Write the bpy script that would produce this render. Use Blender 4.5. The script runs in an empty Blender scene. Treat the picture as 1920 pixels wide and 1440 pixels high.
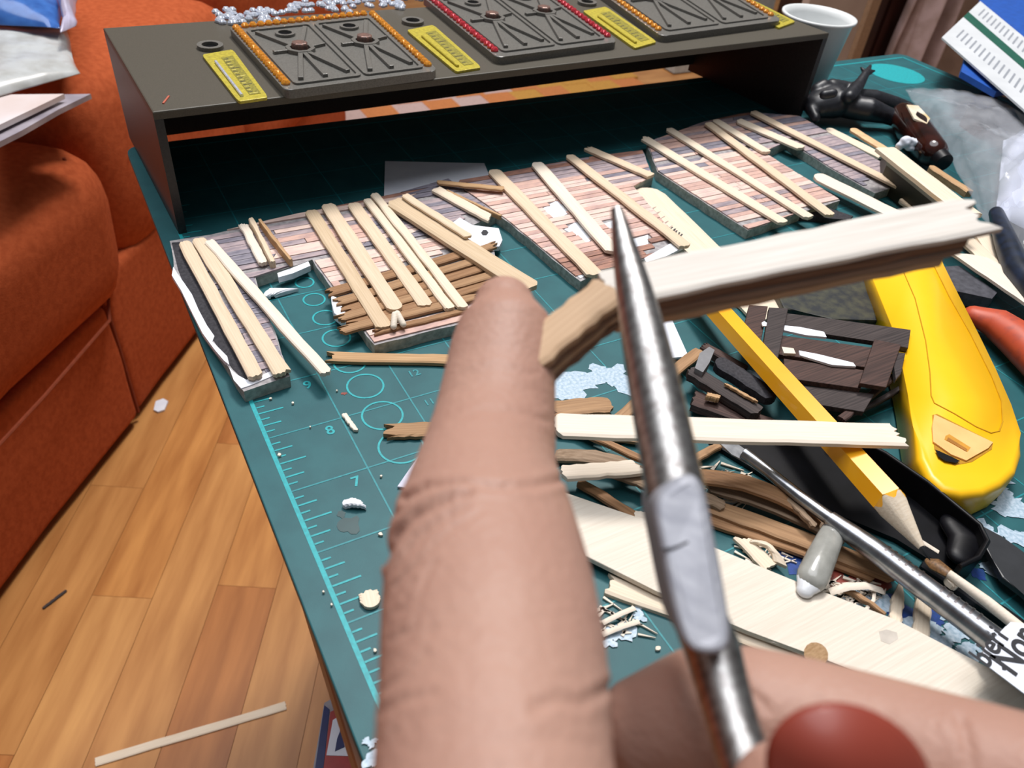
import bpy, bmesh, math, random
import numpy as np
from mathutils import Vector, Matrix, noise as mnoise
random.seed(7)
scene = bpy.context.scene
col = scene.collection
S = 0.0254                 # one scene inch in metres
TABLE = 17.0               # table top above the floor, inches
R3 = Matrix.Rotation
# ------------------------------------------------------------------ camera
F = 1466.0
rx, ry, rz = 0.8584, -0.0866, -0.4976
CAM = Vector((-1.2037, 0.4382, 7.4277))
ROT = Matrix.Rotation(rz, 3, 'Z') @ Matrix.Rotation(ry, 3, 'Y') @ Matrix.Rotation(rx, 3, 'X')
def M(v):
    return Vector((v[0] * S, v[1] * S, (v[2] + TABLE) * S))
cd = bpy.data.cameras.new('camera'); cam = bpy.data.objects.new('camera', cd); col.objects.link(cam)
cam.matrix_world = Matrix.Translation(M(CAM)) @ ROT.to_4x4()
cd.sensor_width = 36; cd.lens = F / 1920 * 36; cd.clip_start = 0.005; cd.clip_end = 30
cd.dof.use_dof = True; cd.dof.focus_distance = 11.5 * S; cd.dof.aperture_fstop = 24
scene.camera = cam
# ------------------------------------------------------------------ light
scene.view_settings.view_transform = 'Standard'; scene.view_settings.look = 'None'
scene.view_settings.gamma = 1; scene.view_settings.use_curve_mapping = False
scene.view_settings.exposure = -0.28
w = bpy.data.worlds.new('world'); scene.world = w; w.use_nodes = True
w.node_tree.nodes['Background'].inputs[0].default_value = (0.93, 0.95, 1.0, 1)
w.node_tree.nodes['Background'].inputs[1].default_value = 0.17
def area(name, loc, target, size, power, colr):
    l = bpy.data.lights.new(name, 'AREA'); l.shape = 'DISK'; l.size = size; l.energy = power; l.color = colr
    o = bpy.data.objects.new(name, l); col.objects.link(o); o.location = M(loc)
    o.rotation_euler = (M(target) - M(loc)).to_track_quat('-Z', 'Y').to_euler(); return o
area('ceiling_lamp', (24, 34, 62), (7, 8, 0), 0.34, 30, (1.0, 0.95, 0.90))
area('ceiling_bounce', (4, 26, 84), (6, 8, 0), 2.0, 56, (0.93, 0.95, 1.0))

# ------------------------------------------------------------------ picture measurements -> places on real planes
def ray(u, v):
    return ROT @ Vector(((u - 960) / F, (720 - v) / F, -1))
def P(u, v, z=0.0):
    d = ray(u, v); return CAM + d * ((z - CAM.z) / d.z)
def D(u, v, depth):
    return CAM + ray(u, v) * depth
def PY(u, v, y):
    d = ray(u, v); return CAM + d * ((y - CAM.y) / d.y)
def depth_of(p):
    return -(ROT.transposed() @ (Vector(p) - CAM)).z
def px(p):
    c = ROT.transposed() @ (Vector(p) - CAM); return (960 + F * c.x / -c.z, 720 - F * c.y / -c.z)

# ------------------------------------------------------------------ materials
MATS = {}
def nodes_of(name):
    m = bpy.data.materials.new(name); m.use_nodes = True
    return m, m.node_tree.nodes, m.node_tree.links, m.node_tree.nodes['Principled BSDF']
def mat(name, c1, c2=None, rough=.6, scale=200., stretch=(1, 1, 1), bump=.0, metal=0., spec=.5, trans=0., alpha=1., coat=0., lo=.35, hi=.65, sss=0., detail=4, ior=1.45, bscale=None):
    if name in MATS: return MATS[name]
    m, N, L, b = nodes_of(name)
    b.inputs['Roughness'].default_value = rough; b.inputs['Metallic'].default_value = metal
    b.inputs['Specular IOR Level'].default_value = spec; b.inputs['Transmission Weight'].default_value = trans
    b.inputs['Alpha'].default_value = alpha; b.inputs['Coat Weight'].default_value = coat; b.inputs['IOR'].default_value = ior
    b.inputs['Subsurface Weight'].default_value = sss
    if sss: b.inputs['Subsurface Scale'].default_value = .002; b.inputs['Subsurface Radius'].default_value = (1, .35, .2)
    if c2 is None: c2 = tuple(x * .82 for x in c1)
    tc = N.new('ShaderNodeTexCoord'); mp = N.new('ShaderNodeMapping'); nz = N.new('ShaderNodeTexNoise'); cr = N.new('ShaderNodeValToRGB')
    mp.inputs['Scale'].default_value = stretch; nz.inputs['Scale'].default_value = scale; nz.inputs['Detail'].default_value = detail
    L.new(tc.outputs['Object'], mp.inputs['Vector']); L.new(mp.outputs[0], nz.inputs['Vector']); L.new(nz.outputs['Fac'], cr.inputs[0])
    cr.color_ramp.elements[0].position = lo; cr.color_ramp.elements[1].position = hi
    cr.color_ramp.elements[0].color = (*c2, 1); cr.color_ramp.elements[1].color = (*c1, 1)
    L.new(cr.outputs[0], b.inputs['Base Color'])
    if bump:
        n2 = N.new('ShaderNodeTexNoise'); n2.inputs['Scale'].default_value = bscale or scale; n2.inputs['Detail'].default_value = 5
        L.new(mp.outputs[0], n2.inputs['Vector'])
        bp = N.new('ShaderNodeBump'); bp.inputs['Strength'].default_value = 1; bp.inputs['Distance'].default_value = bump
        L.new(n2.outputs['Fac'], bp.inputs['Height']); L.new(bp.outputs[0], b.inputs['Normal'])
    MATS[name] = m; return m
def wood(name, c1, c2, rough=.62, bump=.00008):
    return mat(name, c1, c2, rough=rough, scale=1., stretch=(45, 1500, 1500), bump=bump, detail=5, lo=.3, hi=.7, spec=.3)
PALE = [wood('pale_wood', (.74, .60, .44), (.64, .49, .34)), wood('cream_wood', (.80, .69, .55), (.71, .58, .43)),
        wood('straw_wood', (.66, .51, .35), (.54, .40, .25)), wood('white_wood', (.82, .73, .62), (.74, .64, .52))]
TAN = wood('tan_wood', (.55, .35, .19), (.38, .22, .10))
BROWN = [wood('brown_strip', (.36, .20, .10), (.22, .11, .05)), wood('stained_strip', (.42, .25, .13), (.27, .15, .075)), wood('grey_brown_strip', (.34, .24, .16), (.20, .13, .08))]
DARKW = [wood('dark_painted_wood', (.075, .058, .055), (.028, .022, .022)), wood('dark_red_painted_wood', (.10, .055, .045), (.035, .022, .02))]
TEAL = mat('mat_vinyl', (.017, .108, .122), (.013, .088, .102), rough=.5, scale=90, bump=.00003, bscale=4000, spec=.4)
CYAN = mat('cyan_print', (.012, .38, .41), (.012, .29, .32), rough=.5, scale=700)
CYAN2 = mat('faint_cyan_print', (.014, .25, .28), (.014, .18, .21), rough=.5, scale=700)
FOAMSIDE = mat('grey_painted_foam', (.44, .47, .43), (.27, .30, .27), rough=.75, scale=500, bump=.0001)
FOAMTOP = mat('pale_grey_backing', (.40, .38, .38), (.24, .22, .23), rough=.7, scale=400)
WHITE = mat('white_foam', (.85, .87, .92), (.72, .75, .82), rough=.8, scale=300, bump=.00008)
PAPER = mat('white_paper', (.80, .83, .90), (.72, .75, .84), rough=.7, scale=60)
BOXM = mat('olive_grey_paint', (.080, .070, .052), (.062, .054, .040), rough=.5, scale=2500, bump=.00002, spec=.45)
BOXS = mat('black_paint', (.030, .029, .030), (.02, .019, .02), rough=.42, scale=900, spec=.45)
RELIEF = mat('grey_relief_paint', (.16, .155, .14), (.115, .11, .10), rough=.33, scale=1500, spec=.55)
BLACK = mat('black_plastic', (.005, .005, .007), (.003, .003, .004), rough=.42, scale=200, spec=.25)
BLACKM = mat('matt_black_paint', (.035, .033, .040), (.014, .013, .018), rough=.75, scale=900, bump=.00008)
STEEL = mat('steel', (.40, .39, .38), (.19, .17, .16), rough=.38, scale=1., stretch=(900, 900, 160), metal=1, lo=.25, hi=.6, bump=.00001)
STEELF = mat('brushed_steel', (.36, .37, .41), (.27, .28, .32), rough=.65, scale=1., stretch=(250, 250, 2500), metal=.5, bump=.00002)
STEELD = mat('dark_steel', (.22, .20, .20), (.09, .08, .08), rough=.38, scale=400, metal=1)
YELLOW = mat('yellow_plastic', (1.0, .56, .012), (.98, .53, .010), rough=.33, scale=40, spec=.5)
YPENCIL = mat('yellow_lacquer', (1.0, .47, .008), (.98, .42, .006), rough=.3, scale=60, coat=.3)
PEACH = mat('pale_orange_plastic', (.92, .52, .20), (.85, .45, .16), rough=.5, scale=100)
GREYINK = mat('grey_ink', (.03, .03, .035), rough=.7)
FAINTINK = mat('faint_brown_ink', (.42, .30, .26), rough=.7)
PINKS = [mat('pink_siding', (.62, .40, .33), (.42, .27, .25), scale=1, stretch=(180, 600, 600), rough=.55, lo=.3, hi=.6, bump=.00008),
         mat('blush_siding', (.74, .56, .48), (.56, .40, .37), scale=1, stretch=(150, 600, 600), rough=.55, lo=.3, hi=.6, bump=.00008),
         mat('mauve_siding', (.42, .33, .34), (.20, .17, .20), scale=1, stretch=(150, 500, 500), rough=.55, lo=.3, hi=.65, bump=.00008),
         mat('slate_siding', (.26, .24, .28), (.12, .11, .15), scale=1, stretch=(150, 500, 500), rough=.55, lo=.3, hi=.65, bump=.00008),
         mat('rust_siding', (.40, .20, .14), (.19, .10, .085), scale=1, stretch=(150, 500, 500), rough=.55, lo=.3, hi=.65, bump=.00008)]

# ------------------------------------------------------------------ object helpers
LOC = {}
def tag(o, label=None, cat=None, group=None, kind=None):
    if label: o['label'] = label
    if cat: o['category'] = cat
    if group: o['group'] = group
    if kind: o['kind'] = kind
    return o
def empty(name, loc, label=None, cat=None, group=None, kind=None):
    o = bpy.data.objects.new(name, None); col.objects.link(o); o.location = M(loc); o.empty_display_size = .01
    return tag(o, label, cat, group, kind)
def link(name, me, m, parent=None, loc=(0, 0, 0), rot=None):
    o = bpy.data.objects.new(name, me); col.objects.link(o)
    for x in (m if isinstance(m, (list, tuple)) else [m]): me.materials.append(x) if x.name not in [y.name for y in me.materials if y] else None
    lw = M(loc); mw = Matrix.Translation(lw)
    if rot is not None: mw = mw @ rot.to_4x4()
    if parent is not None:
        o.parent = parent; mw = WM[parent.name].inverted() @ mw
    o.matrix_local = mw
    WM[o.name] = (WM[parent.name] if parent is not None else Matrix.Identity(4)) @ mw
    return o
WM = {}
_e = empty
def empty(*a, **k):
    o = _e(*a, **k); WM[o.name] = Matrix.Translation(o.location); return o
def mesh(name, vs, fs, smooth=False):
    me = bpy.data.meshes.new(name); me.from_pydata([tuple(v) for v in vs], [], fs); me.update()
    if smooth: me.polygons.foreach_set('use_smooth', [True] * len(me.polygons))
    return me
def put(name, vs, fs, m, parent=None, smooth=False):
    """vs in world inches; origin at the middle of the footprint."""
    a = np.array([tuple(v) for v in vs]); c = (a.max(0) + a.min(0)) / 2; c[2] = a[:, 2].min()
    return link(name, mesh(name, (a - c) * S, fs, smooth), m, parent, c)
def bmput(name, bm, m, parent=None, smooth=False):
    bm.normal_update()
    vs = [v.co[:] for v in bm.verts]; bm.verts.index_update()
    fs = [[v.index for v in f.verts] for f in bm.faces]; bm.free()
    return put(name, vs, fs, m, parent, smooth)
def area2(p): return sum(p[i][0] * p[(i + 1) % len(p)][1] - p[(i + 1) % len(p)][0] * p[i][1] for i in range(len(p))) / 2
def slab(name, pts, z0, z1, m, parent=None, bevel=0, segs=2, smooth=False, top=None, top_inset=0.):
    """prism over outline pts (x,y); z1 may be a function of (x,y)"""
    pts = [(p[0], p[1]) for p in pts]
    if area2(pts) < 0: pts = pts[::-1]
    bm = bmesh.new(); n = len(pts)
    zt = z1 if callable(z1) else (lambda x, y: z1)
    zb = z0 if callable(z0) else (lambda x, y: z0)
    lo = [bm.verts.new((x, y, zb(x, y))) for x, y in pts]; hi = [bm.verts.new((x, y, zt(x, y))) for x, y in pts]
    ft = bm.faces.new(hi); bm.faces.new(lo[::-1])
    for i in range(n): bm.faces.new((lo[i], lo[(i + 1) % n], hi[(i + 1) % n], hi[i]))
    if bevel:
        es = [e for e in ft.edges]
        bmesh.ops.bevel(bm, geom=es, offset=bevel, segments=segs, profile=.5, affect='EDGES')
    o = bmput(name, bm, [m] + ([top] if top else []), parent, smooth)
    if top:
        for f in o.data.polygons:
            if f.normal.z > .8: f.material_index = 1
    return o
def pslab(name, pxs, z0, z1, m, parent=None, **k):
    zt = z1 if not callable(z1) else z1(0, 0)
    return slab(name, [P(u, v, zt) for u, v in pxs], z0, z1, m, parent, **k)
def box(name, a, b, m, parent=None, bevel=0):
    return slab(name, [(a[0], a[1]), (b[0], a[1]), (b[0], b[1]), (a[0], b[1])], a[2], b[2], m, parent, bevel=bevel)
def tube_geo(ps, rs, n=16, cap=True, squash=1., up=None, dome=True):
    ps = [Vector(p) for p in ps]; vs = []; fs = []
    if dome:
        d0 = (ps[0] - ps[1]).normalized(); d1 = (ps[-1] - ps[-2]).normalized()
        a = [(ps[0] + d0 * rs[0] * math.sin(t), rs[0] * math.cos(t)) for t in (1.45, 1.1, .75, .38)]
        b = [(ps[-1] + d1 * rs[-1] * math.sin(t), rs[-1] * math.cos(t)) for t in (.38, .75, 1.1, 1.45)]
        ps = [q[0] for q in a] + ps + [q[0] for q in b]; rs = [q[1] for q in a] + list(rs) + [q[1] for q in b]
    ref = Vector(up) if up else Vector((0, 0, 1))
    for i, p in enumerate(ps):
        t = (ps[min(i + 1, len(ps) - 1)] - ps[max(i - 1, 0)]).normalized()
        if abs(t.dot(ref)) > .97: ref = Vector((0.3, 1, 0.1)).normalized()
        y = ref.cross(t).normalized(); z = t.cross(y).normalized()
        for k in range(n):
            a = 2 * math.pi * k / n
            vs.append(p + y * rs[i] * math.cos(a) + z * rs[i] * math.sin(a) * squash)
    for i in range(len(ps) - 1):
        for k in range(n):
            fs.append((i * n + k, i * n + (k + 1) % n, (i + 1) * n + (k + 1) % n, (i + 1) * n + k))
    if cap: fs.append(tuple(range(n))[::-1]); fs.append(tuple(range((len(ps) - 1) * n, len(ps) * n)))
    return vs, fs
def tube(name, ps, rs, m, parent=None, n=16, squash=1., up=None, dome=False, smooth=True):
    if not isinstance(rs, (list, tuple)): rs = [rs] * len(ps)
    vs, fs = tube_geo(ps, rs, n, squash=squash, up=up, dome=dome)
    o = put(name, vs, fs, m, parent, smooth)
    if smooth: o.data.set_sharp_from_angle(angle=.8)
    return o
def text(name, s, m, parent, loc, rot, size, ext=0.0):
    c = bpy.data.curves.new(name, 'FONT'); c.body = s; c.size = size * S; c.extrude = ext * S; c.offset = .006 * size * S * 3; c.align_x = 'CENTER'; c.align_y = 'CENTER'
    t = bpy.data.objects.new(name + '_tmp', c); col.objects.link(t)
    me = bpy.data.meshes.new_from_object(t.evaluated_get(bpy.context.evaluated_depsgraph_get()))
    bpy.data.objects.remove(t); bpy.data.curves.remove(c); me.materials.clear()
    return link(name, me, m, parent, loc, rot)
def ends(kind, k, w, rnd, amt):
    out = []
    for j in range(k + 1):
        s = j / k * 2 - 1
        if kind == 'round': out.append(-w / 2 * (1 - math.sqrt(max(0, 1 - s * s * .98))))
        elif kind == 'jag': out.append(rnd.uniform(-amt, amt * .3))
        elif kind == 'slant': out.append(-w * .6 * (s + 1) / 2 + rnd.uniform(-.02, .02))
        elif kind == 'slantr': out.append(-w * .6 * (1 - s) / 2 + rnd.uniform(-.02, .02))
        elif kind == 'point': out.append(-w * 2.2 * abs(s))
        elif kind == 'clip': out.append(-w * .22 * max(0, abs(s) - .55) / .45 + rnd.uniform(-.012, .012))
        else: out.append(rnd.uniform(-.015, .015))
    return out
def stick(name, p0, p1, w, t, m, label=None, cat='wood strip', group=None, e0='clip', e1='clip', bend=0., side=0., parent=None, up=None, w1=None, seed=None, k=8, n=10, amt=.12, rough=.01):
    """a flat strip from p0 to p1 (its top face), local x along it"""
    p0 = Vector(p0); p1 = Vector(p1); rnd = random.Random(seed if seed is not None else hash((round(p0.x, 2), round(p1.y, 2))) & 0xffff)
    x = (p1 - p0); Ln = x.length; x.normalize(); z = Vector(up) if up else Vector((0, 0, 1)); z = (z - x * z.dot(x)).normalized(); y = z.cross(x)
    w1 = w1 or w; a = ends(e0, k, w, rnd, amt); b = ends(e1, k, w1, rnd, amt)
    vs = []; 
    wob = [rnd.uniform(-rough, rough) for _ in range(n + 1)]; wob2 = [rnd.uniform(-rough, rough) for _ in range(n + 1)]
    for lay in (0, 1):
        for i in range(n + 1):
            s = i / n; ww = w + (w1 - w) * s
            for j in range(k + 1):
                q = j / k * 2 - 1; xs = -a[j]; xe = Ln + b[j]
                yy = q * ww / 2 + (wob[i] if q > 0 else wob2[i]) * abs(q) + side * 4 * s * (1 - s)
                zz = bend * 4 * s * (1 - s) - (t if lay else 0)
                if abs(q) == 1 and lay == 0: zz -= min(t * .25, .02)
                vs.append(Vector((xs + (xe - xs) * s, yy, zz)) * S)
    W = k + 1; T = (n + 1) * W; fs = []
    for i in range(n):
        for j in range(k):
            q = (i * W + j, (i + 1) * W + j, (i + 1) * W + j + 1, i * W + j + 1)
            fs.append(q); fs.append(tuple(T + v for v in q[::-1]))
    for i in range(n):
        for j in (0, k):
            q = (i * W + j, T + i * W + j, T + (i + 1) * W + j, (i + 1) * W + j); fs.append(q if j == 0 else q[::-1])
    for j in range(k):
        for i in (0, n):
            q = (i * W + j, i * W + j + 1, T + i * W + j + 1, T + i * W + j); fs.append(q if i == 0 else q[::-1])
    rot = Matrix((x, y, z)).transposed()
    o = link(name, mesh(name, vs, fs), m, parent, p0, rot)
    if parent is None: tag(o, label, cat, group)
    return o
def pstick(name, u0, u1, z, wpx, t, m, zz=None, **k):
    """strip whose top runs from pixel u0 to u1 at height z; wpx = horizontal pixel width half-way"""
    p0 = P(*u0, z); p1 = P(*u1, zz if zz is not None else z); d = (p1 - p0).normalized()
    mu = ((u0[0] + u1[0]) / 2, (u0[1] + u1[1]) / 2); zm = (p0.z + p1.z) / 2
    if abs(u1[0] - u0[0]) > 2.2 * abs(u1[1] - u0[1]): e = P(mu[0], mu[1] + wpx / 2, zm) - P(mu[0], mu[1] - wpx / 2, zm)
    else: e = P(mu[0] + wpx / 2, mu[1], zm) - P(mu[0] - wpx / 2, mu[1], zm)
    e = e - d * e.dot(d)
    return stick(name, p0, p1, e.length, t, m, **k)
def inside(p, poly):
    c = False
    for i in range(len(poly)):
        a, b = poly[i], poly[i - 1]
        if (a[1] > p[1]) != (b[1] > p[1]) and p[0] < (b[0] - a[0]) * (p[1] - a[1]) / (b[1] - a[1]) + a[0]: c = not c
    return c

# ================================================================== SETTING
FLOORW = [wood('laminate_%s' % n, c, d, rough=.34, bump=.00002) for n, c, d in (
    ('honey', (.62, .285, .085), (.36, .135, .036)), ('amber', (.60, .29, .095), (.38, .155, .045)), ('russet', (.50, .20, .06), (.31, .11, .03)), ('straw', (.64, .325, .11), (.42, .18, .055)))]
for m_ in FLOORW:
    m_.node_tree.nodes['Mapping'].inputs['Scale'].default_value = (7, 62, 62)
    m_.node_tree.nodes['Principled BSDF'].inputs['Specular IOR Level'].default_value = .35
FLOORFAR = mat('laminate_far', (.58, .28, .10), (.42, .18, .06), scale=1, stretch=(12, 40, 40), rough=.35)
fl = slab('floor', [(-60, -40), (130, -40), (130, 110), (-60, 110)], -17.9, -17.12, FLOORFAR); tag(fl, kind='structure')
th = math.radians(61); ca, sa = math.cos(th), math.sin(th); rr = random.Random(3)
for r in range(22):
    pos = -14 + rr.uniform(-10, 0)
    off = -18 + r * 2.05
    while pos < 34:
        ln = rr.uniform(7, 17); a, b = pos + .006, pos + ln - .006; c0, c1 = off + .008, off + 2.042
        q = [(x * ca - y * sa + 3, x * sa + y * ca + 12) for x, y in ((a, c0), (b, c0), (b, c1), (a, c1))]
        cx, cy = (q[0][0] + q[2][0]) / 2, (q[0][1] + q[2][1]) / 2
        if cx < 14 and cy < 42:
            cz = -17.12
            vs = [Vector((x, y, z)) for z in (-.12, 0) for x, y in ((-(b - a) / 2, -(c1 - c0) / 2), ((b - a) / 2, -(c1 - c0) / 2), ((b - a) / 2, (c1 - c0) / 2), (-(b - a) / 2, (c1 - c0) / 2))]
            me = mesh('floor_plank', [v * S for v in vs], [(4, 5, 6, 7), (0, 1, 5, 4), (1, 2, 6, 5), (2, 3, 7, 6), (3, 0, 4, 7)])
            link('floor_plank', me, FLOORW[rr.choice((0, 0, 1, 1, 2, 3))], fl, (cx, cy, -17.0), R3(th, 3, 'Z'))
        pos += ln
wb = slab('wall_back', [(-60, 110), (130, 110), (130, 112), (-60, 112)], -17, 70, mat('beige_wall', (.52, .42, .34), rough=.8, scale=10)); tag(wb, kind='structure')
bb = slab('baseboard_back', [(-60, 109.3), (130, 109.3), (130, 110), (-60, 110)], -17, -13, mat('pale_baseboard', (.6, .58, .55), rough=.6)); tag(bb, kind='structure')

# table and mat
TW = mat('table_wood', (.20, .075, .028), (.075, .032, .018), rough=.45, scale=1, stretch=(60, 25, 60))
tb = empty('table', (12, 8, -17), 'brown wooden table under the teal cutting mat', 'table')
tl0, tl1 = P(668, 1440, -.12), P(546, 1050, -.12); td_ = (tl1 - tl0) / (tl1.y - tl0.y)
slab('tabletop', [tuple((tl0 + td_ * (-1.0 - tl0.y))[:2]), (23.0, -1.0), (23.0, 17.1), (max(-.05, (tl0 + td_ * (17.1 - tl0.y)).x), 17.1)], -.62, -.12, TW, tb, bevel=.06)
for x, y in ((14, 2), (21.8, .6), (21.8, 15.8), (4.5, 15.6)):
    slab('leg', [(x - .8, y - .8), (x + .8, y - .8), (x + .8, y + .8), (x - .8, y + .8)], -17, -.62, TW, tb, bevel=.05)
cm = empty('cutting_mat', (11.5, 8.5, -.12), 'teal self-healing cutting mat with cyan inch grid, paint-stained towards the right', 'cutting mat')
mo = []
for cx, cy, a0 in ((23.0, 17.0, 0), (0.0, 17.0, 90), (0.0, -.05, 180), (23.0, -.05, 270)):
    for k in range(5):
        a = math.radians(a0 + k * 22.5); mo.append((cx + .33 * math.cos(a), cy + .33 * math.sin(a)))
slab('mat_sheet', mo, -.12, 0, TEAL, cm, bevel=.015)
def quadline(a, b, wd, z=.004):
    a = Vector((*a[:2], 0)); b = Vector((*b[:2], 0)); d = (b - a).normalized(); n = Vector((-d.y, d.x, 0)) * wd / 2
    return [a - n, b - n, b + n, a + n], z
def decal(name, quads, m, parent):
    vs = []; fs = []
    for q, z in quads:
        i = len(vs); vs += [Vector((p[0], p[1], z)) for p in q]; fs.append(tuple(range(i, i + len(q))))
    return put(name, vs, fs, m, parent)
Q = [quadline((0, 0), (0, 17), .055), quadline((23, 0), (23, 17), .055), quadline((.03, 0), (22.97, 0), .055), quadline((.03, 17), (22.97, 17), .055)]
for i in range(17 * 8):
    l = .36 if i % 4 == 0 else (.26 if i % 2 == 0 else .14)
    if i % 8: Q.append(quadline((.03, i / 8), (l, i / 8), .024, .0045))
for i in range(23 * 8):
    l = .36 if i % 4 == 0 else (.26 if i % 2 == 0 else .14)
    if i % 8: Q.append(quadline((i / 8, .03), (i / 8, l), .024, .0045))
decal('printed_ruler', Q, CYAN, cm)
decal('printed_grid', [quadline((i, 0), (i, 17), .022, .003) for i in range(1, 23)] + [quadline((0, i), (23, i), .022, .0035) for i in range(1, 17)], CYAN2, cm)
Q = []
for u, v, r in ((571, 530, 17), (589, 562, 20), (610, 596, 23), (631, 634, 26), (656, 680, 30), (685, 724, 34), (717, 779, 38), (752, 838, 42)):
    c = P(u, v); rad = (P(u + r, v) - c).length; Q = []
    for k in range(48):
        a, b = 2 * math.pi * k / 48, 2 * math.pi * (k + 1) / 48
        Q.append(([(c.x + q * math.cos(t), c.y + q * math.sin(t)) for q, t in ((rad - .014, a), (rad + .014, a), (rad + .014, b), (rad - .014, b))][::1], .005))
    decal('printed_circle', Q, CYAN, cm)
c = P(1680, 138); Q = []; Q.append(([(c.x + .85 * math.cos(t * .26), c.y + .85 * math.sin(t * .26)) for t in range(24)], .005))
decal('printed_disc', Q, CYAN, cm)
for s, u, v, z in (('9', 577, 722, .17), ('8', 619, 807, .17), ('7', 668, 903, .17), ('12', 776, 700, .14), ('11', 805, 754, .12)):
    text('printed_number', s, CYAN if z > .15 else CYAN2, cm, P(u, v, .006), Matrix.Identity(3), z * 1.35)
rr = random.Random(11)
def blob(c, r, n=18, irr=.35, z=.006, stretch=1., ang=0):
    ph = rr.uniform(0, 9); pts = []
    for k in range(n):
        a = 2 * math.pi * k / n; q = r * (1 + irr * mnoise.noise(Vector((math.cos(a) * 1.7 + ph, math.sin(a) * 1.7, ph)))*1.6)
        x, y = q * math.cos(a) * stretch, q * math.sin(a); pts.append((c.x + x * math.cos(ang) - y * math.sin(ang), c.y + x * math.sin(ang) + y * math.cos(ang)))
    return pts, z
SMW = mat('pale_blue_paint', (.50, .60, .70), (.30, .42, .52), rough=.4, scale=900, bump=.0001)
SMB = mat('blue_paint', (.02, .06, .28), (.015, .05, .16), rough=.35, scale=600); SMR = mat('red_paint', (.33, .06, .04), (.2, .05, .04), rough=.4, scale=500)
Q = []; Q2 = []; Q3 = []; zz = .006
for u, v, r in ((1080, 722, .34), (1130, 700, .30), (1165, 712, .28), (1230, 720, .2), (1200, 815, .13), (1280, 812, .16), (1165, 985, .14), (1130, 960, .10), (1200, 1010, .08), (1360, 940, .1),
                (1860, 905, .22), (1895, 955, .25), (1850, 1000, .2), (1905, 1010, .2), (1880, 935, .12), (1835, 1030, .12), (1600, 1120, .14), (1620, 1105, .09), (1640, 1130, .12), (1770, 1140, .16), (1790, 1190, .2), (1820, 1225, .14), (1740, 1180, .12), (1760, 1210, .12),
                (1670, 1140, .1), (1180, 1180, .12), (1150, 1195, .08), (1190, 1150, .07), (1850, 1065, .12), (1650, 1195, .07), (1705, 1180, .1), (1420, 700, .2), (1905, 1060, .1), (705, 1428, .1), (700, 1400, .06)):
    for k in range(3):
        zz += .00012; c = P(u + rr.uniform(-14, 14), v + rr.uniform(-10, 10)); Q.append(blob(c, r * rr.uniform(.35, .8), z=zz, irr=.6, stretch=rr.uniform(.9, 2.0), ang=rr.uniform(-.9, .3)))
for u, v, r in ((1500, 1050, .2), (1690, 1150, .2), (1640, 1190, .25), (1750, 1160, .15), (1250, 800, .15), (1830, 1075, .1)):
    zz += .00012; Q2.append(blob(P(u, v), r, z=.0055, irr=.5))
for u, v, r in ((1570, 1083, .16), (1610, 1080, .13), (1655, 1095, .1), (1875, 1070, .1), (1820, 1245, .08), (646, 738, .03)):
    Q3.append(blob(P(u, v), r, z=.0058, irr=.5, stretch=1.3))
for q_, m_ in ((Q, SMW), (Q2, SMB), (Q3, SMR)): decal('paint_smear', q_, m_, cm)['kind'] = 'stuff'
decal('paint_smear', [blob(P(655, 985), .13, z=.005, stretch=1.1), blob(P(640, 965), .05, z=.0052)], mat('dark_teal_stain', (.006, .05, .055), rough=.4), cm)

# ================================================================== SOFA
SOFA = mat('orange_upholstery', (.46, .10, .034), (.37, .074, .024), rough=.9, scale=180, bump=.00025, bscale=700, spec=.15)
SEAM = mat('dark_orange_piping', (.26, .05, .018), rough=.9)
so = empty('sofa', (-4, 34, -17), 'orange upholstered sofa on the laminate floor left of the table', 'sofa')
sd = Vector((.6, .8, 0)); sn = Vector((-.8, .6, 0)); S0 = Vector((-7.4, 21.4, 0))
def sblock(name, s0, s1, n0, n1, z0, z1, bev, parent, m=SOFA, puff=0.):
    bm = bmesh.new(); q = []
    for z in (z0, z1):
        for s, n in ((s0, n0), (s1, n0), (s1, n1), (s0, n1)):
            p = S0 + sd * s + sn * n; q.append(bm.verts.new((p.x, p.y, z)))
    for f in ((3, 2, 1, 0), (4, 5, 6, 7), (0, 1, 5, 4), (1, 2, 6, 5), (2, 3, 7, 6), (3, 0, 4, 7)): bm.faces.new([q[i] for i in f])
    bmesh.ops.recalc_face_normals(bm, faces=bm.faces[:])
    bmesh.ops.bevel(bm, geom=bm.edges[:], offset=bev, segments=5, profile=.6, affect='EDGES')
    bmesh.ops.subdivide_edges(bm, edges=[e for e in bm.edges if e.calc_length() > 2], cuts=5, use_grid_fill=True)
    for v in bm.verts:
        k = mnoise.noise(v.co * .22) * .5 + mnoise.noise(v.co * .7) * .12
        v.co += Vector((.8, -.6, .3)) * k * puff
    return bmput(name, bm, m, parent, True)
sblock('base', -26, 40, .2, 34, -16.2, -11.0, .5, so, puff=.3)
sblock('front_panel', -26, 9.0, -.25, 1.0, -16.6, -10.9, .35, so, puff=.5)
sblock('front_panel', 9.15, 16, -.2, 1.0, -16.6, -10.0, .4, so, puff=.3)
sblock('seat_cushion', -24, 10.6, -1.0, 24, -10.9, -4.9, 2.0, so, puff=1.3)
sblock('seat_cushion', 10.8, 23, -.4, 24, -11.0, -3.4, 2.0, so, puff=.8)
sblock('armrest', 23.2, 40, -.2, 26, -13, -1.6, 2.2, so, puff=.8)
sblock('backrest', -24, 40, 23, 32, -11, 9, 2.5, so, puff=1.)
def piping(pts, r=.06):
    tube('piping', [S0 + sd * s + sn * n + Vector((0, 0, z)) for s, n, z in pts], r, SEAM, so, n=6)
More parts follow.
